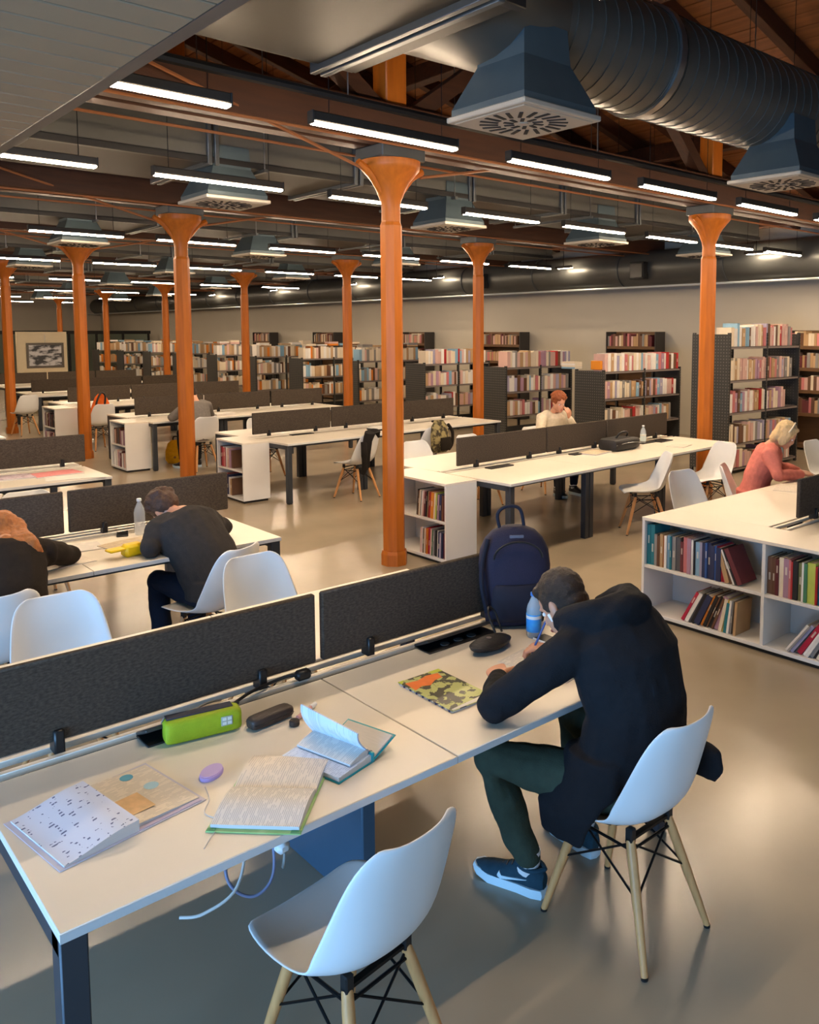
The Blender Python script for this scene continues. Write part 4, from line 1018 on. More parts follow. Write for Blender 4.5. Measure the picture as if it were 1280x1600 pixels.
        for s in (-1, -0.55, 0, 0.55, 1):
            a = P(-0.05, s*0.07, 0.03); b = P(-0.085, s*0.085, -0.06)
            c = c7 + Vector((s*0.12, -0.085, 0.0)); d = c7 + Vector((s*0.17, -0.14 + 0.05*abs(s), -0.13)); e = c7 + Vector((s*0.2, -0.2 + 0.1*abs(s), -0.25))
            limb(hm, smooth_path([a, b, c, d], 3), [0.042*k]*4 + [0.044*k]*3 + [0.04*k, 0.03*k, 0.016*k], cl['hair'], 10)
        for s in (-1, 1):
            limb(hm, smooth_path([P(0.0, s*0.08, 0.0), P(0.03, s*0.1, -0.1), P(0.03, s*0.13, -0.1) + Vector((s*0.04, 0.02, -0.12))], 4), [0.035]*5 + [0.03]*2 + [0.024, 0.015], cl['hair'], 10)
    elif hair == 'curly':
        hm.ell(P(-0.03, 0, 0.04), (r*0.092*k, fw*0.098*k, up*0.095*k), cl['hair'], 16, 11)
        for q in range(46):
            th = q*2.4; ph = 0.15 + 1.15*q/46
            v = (up*math.cos(ph) + (r*math.cos(th) + fw*math.sin(th)*0.95)*math.sin(ph))
            hm.ell(P(-0.03, 0, 0.035) + v*0.1*k, (0.024*k, 0.024*k, 0.024*k), cl['hair'], 8, 6)
    elif hair == 'bob':
        hm.ell(P(-0.024, 0, 0.036), (r*0.09*k, fw*0.098*k, up*0.098*k), cl['hair'], 18, 12)
        hm.ell(P(-0.06, 0, -0.05), (r*0.085*k, fw*0.055*k, up*0.085*k), cl['hair'], 16, 10)
        for s in (-1, 1): hm.ell(P(0.005, s*0.078, -0.02), (r*0.018*k, fw*0.045*k, up*0.085*k), cl['hair'], 12, 9)
        hm.ell(P(0.03, 0, 0.086), (r*0.06*k, fw*0.045*k, up*0.025*k), cl['hair'], 12, 8)
        hb = MB(); hb.path([P(-0.0, 0.093*math.sin(a), 0.035 + 0.101*math.cos(a)) for a in [-1.5 + k_*0.25 for k_ in range(13)]], 0.008, mat('cream_hairband', (222, 206, 176), 0.6, var=0.05), 8); hb.obj('hairband', t)
    ob(remeshed(hm, 'hair', max(voxel*0.9, 0.005), 2, None, 0.007, 42.0), 'hair', t)
    for s in (-1, 1):
        e = MB(); e.ell(P(0.069, s*0.032, -0.003), (0.0088*k,)*3, EYEW, 12, 8); eo = e.obj('eye', t)
        e = MB(); e.ell(P(0.075, s*0.032, -0.004), (0.0048*k,)*3, EYED, 10, 6); e.obj('iris', eo)
    e = MB(); e.ell(P(0.0885, 0, -0.067), (r*0.023*k, fw*0.006*k, up*0.009*k), LIP, 12, 8); e.obj('lips', t)
    return t, P
def seated(lean=0.5, headf=0.16, headz=0.10, elL=None, elR=None, wrL=None, wrR=None, face=(0, 0.7, -0.7), up=(0, 0.7, 0.7), knees=0.42, **kw):
    s, c = math.sin(lean), math.cos(lean)
    J = dict(pelvis=(0, 0.0, 0.53), mid=(0, 0.2*s*0.7, 0.53 + 0.22*c), chest=(0, -0.02 + 0.40*s, 0.53 + 0.38*c), c7=(0, -0.03 + 0.56*s, 0.53 + 0.53*c))
    c7 = J['c7']; J['head'] = (0, c7[1] + headf, c7[2] + headz)
    for q, sx in (('L', -1), ('R', 1)):
        J['sh'+q] = (sx*0.185, c7[1] - 0.03*s, c7[2] - 0.07)
        J['hip'+q] = (sx*0.095, 0.0, 0.525); J['kn'+q] = (sx*0.13, knees - 0.03, 0.54); J['an'+q] = (sx*0.13, knees - 0.06, 0.09); J['foot'+q] = (sx*0.15, 1, 0)
    J['elL'] = elL or (-0.33, c7[1]+0.13, 0.80); J['elR'] = elR or (0.33, c7[1]+0.13, 0.80)
    J['wrL'] = wrL or (-0.13, J['elL'][1]+0.2, 0.785); J['wrR'] = wrR or (0.13, J['elR'][1]+0.2, 0.785)
    J['hdL'] = (0.6, 0.7, 0); J['hdR'] = (-0.6, 0.7, 0)
    J['face'] = face; J['up'] = up
    J.update(kw); return J
def cloth(n, rgb, **k): return mat(n, rgb, 0.9, var=0.14, scale=30, bump=0.25, bscale=180, spec=0.2, **k)
# 1. man in black hoodie (person space origin at his chair)
JA = dict(pelvis=(0.0, 0.01, 0.53), mid=(0.05, 0.0, 0.75), chest=(0.06, 0.06, 0.92), c7=(0.035, 0.15, 1.055), head=(0.055, 0.365, 1.045), face=(-0.16, 0.74, -0.62), up=(-0.05, 0.62, 0.76),
  shL=(-0.15, 0.15, 0.97), shR=(0.23, 0.15, 0.965), elL=(-0.365, 0.295, 0.795), elR=(0.44, 0.33, 0.80), wrL=(-0.17, 0.47, 0.785), wrR=(0.2, 0.53, 0.785), hdL=(0.55, 0.8, 0.0), hdR=(-0.6, 0.75, 0), pnL=(0.3, -0.2, -1), curl=(0.85,),
  hipL=(-0.1, 0.0, 0.53), hipR=(0.1, 0.0, 0.53), knL=(-0.265, 0.41, 0.535), knR=(0.2, 0.42, 0.54), anL=(-0.145, 0.335, 0.09), anR=(0.2, 0.36, 0.09), footL=(-0.3, 1, 0), footR=(0.1, 1, 0))
BLK = cloth('black_hoodie_cloth', (27, 27, 30)); GRN = cloth('dark_green_trousers', (58, 66, 54))
SOLE = mat('white_sole', (196, 214, 220), 0.5, var=0.03); SHOE = cloth('teal_shoe_mesh', (38, 62, 74))
HAIRB = mat('brown_hair', (50, 36, 26), 0.6, var=0.35, scale=60, stretch=(1,1,4), bump=0.6, bscale=140)
pA, PA = person('man in black hoodie bent over his work at the near desk', (2.27, 1.71), 0, JA, dict(top=BLK, legs=GRN, hair=HAIRB, shoe=SHOE, sole=SOLE, bulk=0.05), 1.0, 0.0056, 0.6, long_coat=True, hood=True, smark=True)
mb = MB(); mb.path([PA(0.015, -0.085, -0.02), PA(0.012, -0.09, -0.05)], [0.006, 0.003], mat('white_plastic', (232, 232, 230), 0.3, var=0.02), 8); mb.obj('earbud', pA)
# 2. person in dark grey, bent far down over the left desk
DG = cloth('dark_grey_sweater', (52, 48, 46)); NV = cloth('navy_trousers', (24, 30, 44)); HB2 = mat('curly_brown_hair', (74, 48, 32), 0.6, var=0.4, scale=50, bump=0.7, bscale=90)
JB = seated(0.68, 0.15, 0.0, elL=(-0.27, 0.25, 0.80), elR=(0.33, 0.33, 0.80), wrL=(-0.12, 0.48, 0.785), wrR=(0.1, 0.54, 0.785), face=(-0.1, 0.5, -0.85), up=(-0.1, 0.84, 0.5))
person('person in dark grey sweater resting head low over the left desk', (2.17, 4.72), math.radians(14), JB, dict(top=DG, legs=NV, hair=HB2, shoe=BLACK, sole=SOLE, bulk=0.05), 1.0, 0.008, 0.5, hair='curly')
# 3. person with long ginger hair at the left edge
DJ = cloth('dark_jacket', (40, 33, 28)); GH = mat('ginger_hair', (158, 92, 40), 0.55, var=0.4, scale=50, stretch=(1,1,0.2), bump=0.6, bscale=90); JN = cloth('blue_jeans', (56, 76, 104))
JC = seated(0.7, 0.14, 0.02, face=(0, 0.75, -0.65), up=(0, 0.65, 0.75))
person('person with long ginger hair and dark jacket at the left edge', (1.04, 4.66), math.radians(-10), JC, dict(top=DJ, legs=JN, hair=GH, shoe=BLACK, sole=SOLE), 1.0, 0.009, 0.45, hair='long')
# 4. woman in pink jacket
PK = cloth('pink_jacket', (206, 120, 106)); BH = mat('blonde_hair', (204, 172, 122), 0.5, var=0.25, scale=40, stretch=(1,1,0.3), bump=0.5, bscale=80)
JD = seated(0.34, 0.12, 0.1, face=(0.0, 0.82, -0.57), up=(0, 0.57, 0.82), elL=(-0.28, 0.2, 0.80), elR=(0.3, 0.22, 0.80), wrL=(-0.1, 0.4, 0.785), wrR=(0.1, 0.42, 0.785))
pD, PD = person('woman with blonde hair in a pink jacket reading at the right desk', (7.12, 3.98), math.radians(208), JD, dict(top=PK, legs=NV, hair=BH, shoe=BLACK, sole=SOLE), 1.0, 0.0075, 0.5, hair='bob')
# 5. person with ginger curls behind the screen
CR = cloth('cream_top', (206, 194, 172)); OR = mat('curly_ginger_hair', (132, 66, 26), 0.6, var=0.3, scale=60, bump=0.5, bscale=90)
JE = seated(0.25, 0.1, 0.13, face=(0.1, 0.95, -0.25), up=(0, 0.25, 0.95), wrL=(-0.1, 0.3, 0.98), elL=(-0.24, 0.26, 0.80), hdL=(0.3, 0.2, 0.8), pnL=(0.3, -0.9, 0.2))
person('person with ginger curly hair in cream behind the middle screen', (8.0, 7.38), math.radians(170), JE, dict(top=CR, legs=NV, hair=OR, shoe=BLACK, sole=SOLE), 1.0, 0.009, 0.4, hair='curly')
# 6. person in grey half hidden by a column
GY = cloth('mid_grey_sweater', (118, 112, 106)); BKT = cloth('black_trousers', (26, 26, 28))
JF = seated(0.35, 0.12, 0.1)
person('person in grey sweater and black trousers, half hidden by the second column', (5.38, 12.05), math.radians(6), JF, dict(top=GY, legs=BKT, hair=HAIRB, shoe=BLACK, sole=SOLE), 1.0, 0.011, 0.35)

# ------------------------------------------------------------------ things on the near desk
ZT = 0.7405
def page_block(name, parent, x0, x1, y0, y1, hf, m_top, m_side, nx=10, base=0.0):
    """stack of pages: top surface z = base + hf(u)"""
    vs = []; fs = []; mi = []
    for i in range(nx+1):
        u = i/nx; x = x0 + (x1-x0)*u; z = base + hf(u)
        vs += [(x, y0, z), (x, y1, z), (x, y0, base), (x, y1, base)]
    mb = MB()
    top = []; side = []
    for i in range(nx):
        a, b = 4*i, 4*i+4
        top.append((a, b, b+1, a+1)); side += [(a, a+2, b+2, b), (a+1, b+1, b+3, a+3), (a+2, a+3, b+3, b+2)]
    side += [(0, 1, 3, 2), (4*nx, 4*nx+2, 4*nx+3, 4*nx+1)]
    mb.add(vs, top, m_top); mb.add(vs, side, m_side)
    return mb.obj(name, parent)
TXT = page_mat('printed_page', (222, 216, 208), (188, 184, 180), 26, 190, 0.44)
TXT2 = page_mat('printed_page_pale', (226, 214, 198), (200, 190, 178), 26, 150, 0.46)
HAND = page_mat('handwritten_page', (212, 214, 226), (104, 106, 134), 60, 70, 0.6)
BLUEP = page_mat('blue_white_page', (206, 216, 232), (176, 188, 208), 30, 140, 0.5)
EDGE = mat('page_edges', (206, 200, 194), 0.8, var=0.08, scale=200, stretch=(0.1, 0.1, 6))
# workbook
t = thing('open_workbook', 'open workbook with handwritten notes at the near desk corner', 'book', (0.765, 2.185, ZT), math.radians(9))
mb = MB(); mb.box(-0.215, -0.012, 0, 0.2, 0.315, 0.002, mat('workbook_cover', (196, 192, 208), 0.5, var=0.05), 0.0008); mb.obj('cover', t)
page_block('left_pages', t, -0.2, 0, -0.004, 0.305, lambda u: 0.004 + 0.03*math.sin(min(1, u*1.08)*PI*0.62)*(u**0.6), HAND, EDGE, 14, 0.002)
page_block('right_pages', t, 0, 0.19, 0.01, 0.3, lambda u: 0.003 + 0.008*(1-u), TXT2, EDGE, 10, 0.002)
mb = MB(); mb.lathe([(0.019, 0.0003), (0.019, 0.0009)], mat('blue_print', (92, 170, 200), 0.5, var=0.06), 20, c=(0.11, 0.265, 0.0085)); mb.obj('printed_circle', t)
mb = MB(); mb.lathe([(0.021, 0.0003), (0.021, 0.0009)], mat('pale_blue_print', (168, 206, 222), 0.5, var=0.06), 20, c=(0.135, 0.17, 0.0075)); mb.obj('printed_circle', t)
mb = MB(); mb.box(0.015, 0.06, 0.0125, 0.085, 0.16, 0.0131, mat('orange_print', (226, 186, 138), 0.6, var=0.2, scale=30)); mb.obj('printed_picture', t)
mb = MB(); mb.box(0.0, -0.006, 0.001, 0.188, 0.008, 0.004, mat('lilac_edge', (192, 178, 200), 0.6, var=0.05)); mb.obj('loose_sheet', t)
# green-edged textbook
t = thing('open_textbook', 'open textbook with green cover edges at the front of the near desk', 'book', (1.125, 2.105, ZT), math.radians(-45))
GC = mat('green_cover', (122, 176, 96), 0.45, var=0.2, scale=20, rgb2=(176, 206, 140))
mb = MB(); mb.box(-0.13, -0.198, 0, 0.128, 0.19, 0.004, GC, 0.001); mb.obj('cover', t)
M90 = Matrix.Rotation(PI/2, 4, 'Z')
hold = bpy.data.objects.new('page_block', None)
lowp = page_block('near_pages', t, 0, 0.182, -0.122, 0.12, lambda u: 0.01 + 0.014*math.sin(PI*min(1, u*1.05))*(1-u*0.3) + 0.004*(1-u), TXT, EDGE, 14, 0.004); lowp.rotation_euler = (0, 0, -PI/2)
farp = page_block('far_pages', t, -0.182, 0, -0.12, 0.122, lambda u: 0.006 + 0.014*math.sin(PI*(0.15+u*0.8)), TXT2, EDGE, 14, 0.004); farp.rotation_euler = (0, 0, -PI/2)
bpy.data.objects.remove(hold)
mb = MB(); mb.box(-0.128, -0.197, 0.0045, -0.105, -0.184, 0.0055, mat('green_tab', (64, 140, 84), 0.5, var=0.08)); mb.obj('cover_print', t)
mb = MB(); mb.box(0.1, -0.197, 0.0045, 0.127, -0.184, 0.0055, MATS['green_tab']); mb.obj('cover_print', t)
# teal notebook with a raised leaf
t = thing('spiral_notebook', 'open teal notebook with blue-white pages standing half raised', 'notebook', (1.395, 2.215, ZT), math.radians(14))
TE = mat('teal_cover', (28, 146, 158), 0.4, var=0.08)
mb = MB(); mb.box(-0.15, -0.165, 0, 0.012, 0.085, 0.004, TE, 0.001); mb.box(0.0, -0.165, 0.0, 0.012, 0.085, 0.03, TE, 0.002); mb.obj('cover', t)
page_block('lower_pages', t, -0.145, 0, -0.16, 0.08, lambda u: 0.012 + 0.008*u, BLUEP, EDGE, 8, 0.004)
page_block('loose_pages', t, -0.085, -0.002, -0.15, 0.075, lambda u: 0.006 + 0.016*math.sin(PI*0.5*u), TXT2, EDGE, 8, 0.022)
mb = MB(); n = 10; pts = []
for i in range(n+1):
    a = i/n; pts.append((0.004 - 0.055*a - 0.02*math.sin(a*PI), 0.028 + 0.115*a + 0.01*math.sin(a*PI)))
vs = []; fs = []
for x, z in pts: vs += [(x, -0.15, z*0.72+0.008), (x, 0.09, z), (x+0.006, -0.15, z*0.72+0.008), (x+0.006, 0.09, z)]
for i in range(n):
    a, b = 4*i, 4*i+4; fs += [(a, b, b+1, a+1), (a+2, a+3, b+3, b+2), (a, a+2, b+2, b), (a+1, b+1, b+3, a+3)]
fs += [(0, 1, 3, 2), (4*n, 4*n+2, 4*n+3, 4*n+1)]
mb.add(vs, fs, BLUEP); mb.obj('raised_pages', t)
mb = MB(); Mx = Matrix.Translation((0.012, 0, 0.006)) @ Matrix.Rotation(-0.34, 4, 'Y'); mb.box(0, -0.165, -0.002, 0.11, 0.04, 0.002, TE, 0.001, Mx); mb.box(0.004, -0.16, 0.002, 0.1, 0.03, 0.008, EDGE, 0.001, Mx); mb.obj('back_cover', t)
mb = MB()
for q in range(12): mb.path([(0.006+0.012*math.cos(a), -0.15+0.02*q, 0.02+0.014*math.sin(a)) for a in [k*PI/4 for k in range(9)]], 0.0014, STEEL, 5)
mb.obj('wire_binding', t)
# lime pencil case
t = thing('pencil_case', 'lime green pencil case with dark zip and a grey square badge', 'pencil case', (1.125, 2.585, ZT), math.radians(-11))
LIME = mat('lime_fabric', (150, 170, 20), 0.7, var=0.08, scale=40, bump=0.2, bscale=250)
def rrect(w, h, r, n=5):
    out = []
    for cx, cy, a0 in ((w-r, h-r, 0), (-w+r, h-r, PI/2), (-w+r, -h+r, PI), (w-r, -h+r, 1.5*PI)):
        for k in range(n+1): out.append((cx + r*math.cos(a0+k*PI/2/n), cy + r*math.sin(a0+k*PI/2/n)))
    return out
mb = MB(); secs = []
for x, s in ((-0.122, 0.78), (-0.118, 0.9), (-0.108, 0.97), (-0.09, 1), (0.09, 1), (0.108, 0.97), (0.118, 0.9), (0.122, 0.78)):
    secs.append([(x, yy*s, 0.04 + (zz)*s) for yy, zz in rrect(0.036, 0.038, 0.016)])
n = len(secs[0]); mb.add([v for s in secs for v in s], [(i*n+k, i*n+(k+1) % n, (i+1)*n+(k+1) % n, (i+1)*n+k) for i in range(len(secs)-1) for k in range(n)] + [tuple(range(n)), tuple(range((len(secs)-1)*n, len(secs)*n))], LIME); mb.obj('pouch', t)
mb = MB(); mb.box(-0.115, -0.008, 0.077, 0.1, 0.032, 0.0815, mat('navy_zip', (36, 40, 58), 0.7, var=0.1), 0.002); z = mb.obj('zip', t)
mb = MB(); mb.tube((-0.118, 0.012, 0.082), (-0.128, 0.012, 0.066), 0.003, 0.002, STEEL, 6); mb.obj('zip_pull', z)
mb = MB(); mb.box(0.052, -0.0385, 0.03, 0.09, -0.0355, 0.062, mat('badge_grey', (160, 166, 148), 0.6, var=0.05), 0.002); bd = mb.obj('badge', t)
mb = MB()
for ix in (0, 1):
    for iz in (0, 1): mb.box(0.056+0.017*ix, -0.0392, 0.034+0.014*iz, 0.069+0.017*ix, -0.038, 0.044+0.014*iz, mat('badge_white', (214, 216, 206), 0.6, var=0.03))
mb.obj('badge_squares', bd)
# glasses case, pink things, eraser
t = thing('glasses_case', 'dark brown glasses case beside the lime pencil case', 'glasses case', (1.335, 2.515, ZT), math.radians(6))
GCASE = mat('dark_brown_leather', (56, 44, 38), 0.5, var=0.12, scale=40, bump=0.15, bscale=200)
mb = MB(); secs = []
for x, s in ((-0.083, 0.55), (-0.08, 0.75), (-0.07, 0.93), (-0.05, 1), (0.05, 1), (0.07, 0.93), (0.08, 0.75), (0.083, 0.55)):
    secs.append([(x, yy*s, 0.021 + zz*s) for yy, zz in rrect(0.03, 0.02, 0.014)])
n = len(secs[0]); mb.add([v for s in secs for v in s], [(i*n+k, i*n+(k+1) % n, (i+1)*n+(k+1) % n, (i+1)*n+k) for i in range(len(secs)-1) for k in range(n)] + [tuple(range(n)), tuple(range((len(secs)-1)*n, len(secs)*n))], GCASE); mb.obj('shell', t)
mb = MB(); mb.box(-0.078, -0.0308, 0.0195, 0.078, 0.0308, 0.0215, BLACK, 0.001); mb.obj('lid_seam', t)
t = thing('bottle_cap_eraser', 'small dark round sharpener in front of the glasses case', 'sharpener', (1.385, 2.44, ZT))
mb = MB(); mb.lathe([(0.016, 0), (0.018, 0.004), (0.018, 0.016), (0.014, 0.02)], GCASE, 16); mb.obj('body', t)
mb = MB(); mb.lathe([(0.008, 0.02), (0.008, 0.0206)], BLACK, 12); mb.obj('hole', t)
t = thing('correction_pen', 'pink and white highlighter lying by the teal notebook', 'pen', (1.46, 2.49, ZT), math.radians(28))
mb = MB(); mb.tube((-0.055, 0, 0.009), (0.03, 0, 0.009), 0.008, 0.008, mat('pink_plastic', (222, 164, 156), 0.4, var=0.05), 12); mb.obj('barrel', t)
mb = MB(); mb.tube((0.03, 0, 0.009), (0.062, 0, 0.009), 0.009, 0.008, mat('white_plastic', (232, 232, 230), 0.3, var=0.02), 12); mb.obj('cap', t)
t = thing('eraser', 'lilac oval sticky-note pad left of the open textbook', 'note pad', (1.035, 2.325, ZT), math.radians(35))
mb = MB(); mb.loft([((0, 0, 0), (0.045, 0, 0), (0, 0.03, 0)), ((0, 0, 0.007), (0.046, 0, 0), (0, 0.031, 0)), ((0, 0, 0.011), (0.044, 0, 0), (0, 0.029, 0))], mat('lilac_paper', (184, 158, 212), 0.6, var=0.04), 28); mb.obj('pad', t)
mb = MB(); mb.loft([((0.004, 0.002, 0.0108), (0.042, 0, 0), (0, 0.028, 0)), ((0.004, 0.002, 0.0126), (0.042, 0, 0), (0, 0.028, 0))], mat('lilac_sheet', (196, 172, 220), 0.6, var=0.04), 28); mb.obj('top_sheet', t)
# thin earphone wire
mb = MB(); mb.path(smooth_path([(0.99, 2.27, ZT+0.002), (0.97, 2.2, ZT+0.002), (0.93, 2.14, ZT+0.002), (0.95, 2.07, ZT+0.002), (0.90, 2.03, ZT+0.002), (0.86, 1.99, ZT+0.002)], 6), 0.0016, mat('white_wire', (206, 200, 192), 0.5, var=0.03), 6)
tag(mb.obj('earphone_wire'), 'thin white wire trailing across the near desk between the two open books', 'cable')
# cables by the screen
mb = MB(); mb.path(smooth_path([(1.27, 2.7, ZT+0.008), (1.36, 2.725, 0.765), (1.46, 2.755, 0.765), (1.54, 2.755, 0.77), (1.575, 2.74, 0.768)], 6), 0.006, BLACK, 8)
cb = mb.obj('power_cable'); tag(cb, 'black power cable with plug along the foot of the near screen', 'cable')
mb = MB(); mb.box(1.565, 2.72, 0.748, 1.625, 2.758, 0.785, BLACK, 0.008); mb.obj('plug', cb)
mb = MB()
mb.path(smooth_path([(1.08, 2.68, ZT+0.01), (1.13, 2.705, 0.765), (1.2, 2.735, 0.772), (1.27, 2.755, 0.76)], 6), 0.004, mat('grey_cable', (150, 146, 140), 0.5, var=0.05), 6)
tag(mb.obj('charger_cable'), 'grey charger cable crossing the rail behind the lime pencil case', 'cable')
# cords under the desk
t = thing('cable_bundle', 'loops of grey and white cable hanging below the near desk top', 'cables', (1.2, 2.33, 0))
LILC = mat('lilac_grey_cable', (128, 130, 156), 0.5, var=0.05)
for i, pts in enumerate(([(0.1, 0.3, 0.6), (0.05, 0.06, 0.5), (0.02, -0.03, 0.36), (-0.05, -0.03, 0.31), (-0.11, 0.02, 0.36), (-0.1, 0.08, 0.5), (-0.06, 0.3, 0.6)],
                         [(0.14, 0.3, 0.6), (0.1, 0.08, 0.52), (0.06, -0.03, 0.42), (0.07, 0.0, 0.34), (0.12, 0.08, 0.42), (0.15, 0.3, 0.6)],
                         [(0.05, 0.3, 0.6), (-0.02, 0.08, 0.46), (-0.1, -0.02, 0.36), (-0.2, -0.0, 0.31), (-0.26, 0.04, 0.305)],
                         [(0.0, 0.3, 0.6), (0.03, 0.1, 0.48), (-0.03, 0.02, 0.42), (-0.06, 0.1, 0.5), (-0.1, 0.3, 0.6)])):
    mb = MB(); mb.path(smooth_path(pts, 7), 0.005, [LILC, MATS['grey_cable'], MATS['white_wire'], BLACK][i], 8); mb.obj('cable', t)
mb = MB(); mb.box(0.03, -0.05, 0.41, 0.075, -0.005, 0.45, MATS['white_plastic'], 0.012); mb.obj('white_adaptor', t)
# camouflage-pattern magazine with its spiral
CAMO = mat('magazine_cover', (60, 58, 40), 0.35, var=2, scale=26, rgb2=(186, 192, 120))
t = thing('magazine', 'glossy green and orange patterned magazine left of the man in black', 'magazine', (1.94, 2.305, ZT), math.radians(-1))
mb = MB(); mb.box(-0.096, -0.16, 0, 0.096, 0.16, 0.006, EDGE, 0.001); mb.obj('pages', t)
mb = MB(); mb.box(-0.098, -0.162, 0.006, 0.098, 0.162, 0.008, CAMO, 0.0006); cv = mb.obj('cover', t)
mb = MB(); OG = mat('orange_print_bright', (232, 118, 34), 0.35, var=0.12, scale=30)
mb.prism([(-0.09, 0.06), (-0.05, 0.075), (-0.02, 0.06), (0.02, 0.085), (0.06, 0.09), (0.07, 0.13), (0.02, 0.14), (-0.03, 0.125), (-0.085, 0.135)], 0.008, 0.0086, OG); mb.obj('orange_print', cv)
mb = MB(); LG = mat('lime_print', (186, 200, 50), 0.4, var=0.08); mb.prism([(-0.098, 0.135), (-0.07, 0.162), (-0.098, 0.162)], 0.008, 0.0087, LG); mb.obj('lime_corner', cv); mb = MB(); mb.prism([(0.05, 0.145), (0.098, 0.135), (0.098, 0.162), (0.05, 0.162)], 0.008, 0.0087, LG); mb.obj('lime_corner', cv)
mb = MB(); mb.prism([(-0.09, -0.158), (0.094, -0.158), (0.094, -0.13), (-0.09, -0.148)], 0.008, 0.0087, PAPER); mb.obj('white_strip', cv)
mb = MB()
for q in range(16): mb.box(-0.1005, -0.15+0.019*q, 0.001, -0.0975, -0.142+0.019*q, 0.0075, [mat('navy_edge', (44, 58, 110), 0.5, var=0.05), PAPER][q % 2])
mb.obj('striped_spine', t)
# dark pouch
t = thing('pouch', 'small black zip pouch with strap on the near desk before the backpack', 'pouch', (2.345, 2.487, ZT), math.radians(2))
PB = mat('pouch_black', (34, 31, 30), 0.55, var=0.15, scale=30, bump=0.3, bscale=120)
mb = MB(); mb.ell((0, 0, 0.03), (0.11, 0.055, 0.03), PB, 22, 12); mb.obj('body', t)
mb = MB(); mb.path([(0.108*math.cos(a), 0.053*math.sin(a), 0.034) for a in [k*2*PI/28 for k in range(29)]], 0.004, BLACK, 6); mb.obj('zip', t)
mb = MB(); mb.path(smooth_path([(0.06, 0.03, 0.05), (0.07, 0.08, 0.11), (0.09, 0.1, 0.14), (0.12, 0.09, 0.11), (0.1, 0.03, 0.045)], 6), 0.005, BLACK, 8); mb.obj('strap', t)
mb = MB(); mb.lathe([(0.011, 0), (0.011, 0.002)], mat('pouch_badge', (110, 96, 92), 0.5, var=0.05), 14, c=(-0.02, -0.01, 0.0595)); mb.obj('badge', t)
# backpack
NVP = mat('navy_backpack', (31, 27, 48), 0.8, var=0.12, scale=25, bump=0.3, bscale=200); NVD = mat('navy_backpack_dark', (20, 19, 34), 0.8, var=0.1, scale=25)
t = thing('backpack', 'dark navy backpack standing on the near desk at the end of the screen', 'backpack', (2.66, 2.66, ZT), math.radians(-34))
mb = MB(); rings = []
for z, w, d, y in ((0.0, 0.115, 0.06, 0), (0.012, 0.135, 0.078, 0), (0.08, 0.146, 0.09, 0), (0.17, 0.158, 0.092, 0.005), (0.27, 0.166, 0.088, 0.01), (0.34, 0.158, 0.08, 0.016), (0.39, 0.135, 0.066, 0.022), (0.425, 0.1, 0.05, 0.028), (0.445, 0.05, 0.03, 0.03)):
    rings.append([(w*(abs(math.cos(a))**0.75)*(1 if math.cos(a) > 0 else -1), y + d*(abs(math.sin(a))**0.75)*(1 if math.sin(a) > 0 else -1), z) for a in [k*2*PI/24 for k in range(24)]])
mb.add([v for r in rings for v in r], [(i*24+k, i*24+(k+1) % 24, (i+1)*24+(k+1) % 24, (i+1)*24+k) for i in range(len(rings)-1) for k in range(24)] + [tuple(range(24))[::-1], tuple(range((len(rings)-1)*24, len(rings)*24))], NVP); mb.obj('main_body', t)
mb = MB(); rings = []
for z, w, d in ((0.03, 0.1, 0.02), (0.045, 0.115, 0.035), (0.11, 0.12, 0.042), (0.18, 0.115, 0.038), (0.2, 0.1, 0.022)):
    rings.append(((0, -0.075, z), (w, 0, 0), (0, d, 0)))
mb.loft(rings, NVD, 20); mb.obj('front_pocket', t)
mb = MB(); mb.path([(0.11*math.sin(a), -0.083, 0.3 - 0.075*math.cos(a) + 0.02) for a in [(-0.2+k*1.0/14)*PI*1.0 + 0.7*PI for k in range(15)]], 0.005, BLACK, 6); mb.obj('zip', t)
mb = MB(); mb.path(smooth_path([(-0.13, -0.03, 0.4), (-0.16, -0.06, 0.3), (-0.165, -0.085, 0.2), (-0.14, -0.08, 0.08)], 6), 0.011, NVD, 8); mb.obj('shoulder_strap', t)
mb = MB(); mb.path(smooth_path([(-0.06, 0.03, 0.42), (-0.075, 0.03, 0.5), (-0.03, 0.03, 0.535), (0.03, 0.03, 0.52), (0.05, 0.03, 0.43)], 6), 0.008, NVD, 8); mb.obj('carry_loop', t)
mb = MB(); mb.box(-0.03, -0.036, 0.40, 0.035, -0.03, 0.415, mat('strap_grey', (88, 90, 104), 0.6, var=0.05), 0.002); mb.obj('top_label', t)
mb = MB(); mb.lathe([(0.009, -0.122), (0.009, -0.118)], mat('steel_badge', (168, 168, 172), 0.3, 0.7, var=0.03), 12, c=(0, 0, 0))
mb.v = [(x+0.075, z, y+0.19) for x, y, z in mb.v]; mb.obj('round_badge', t)
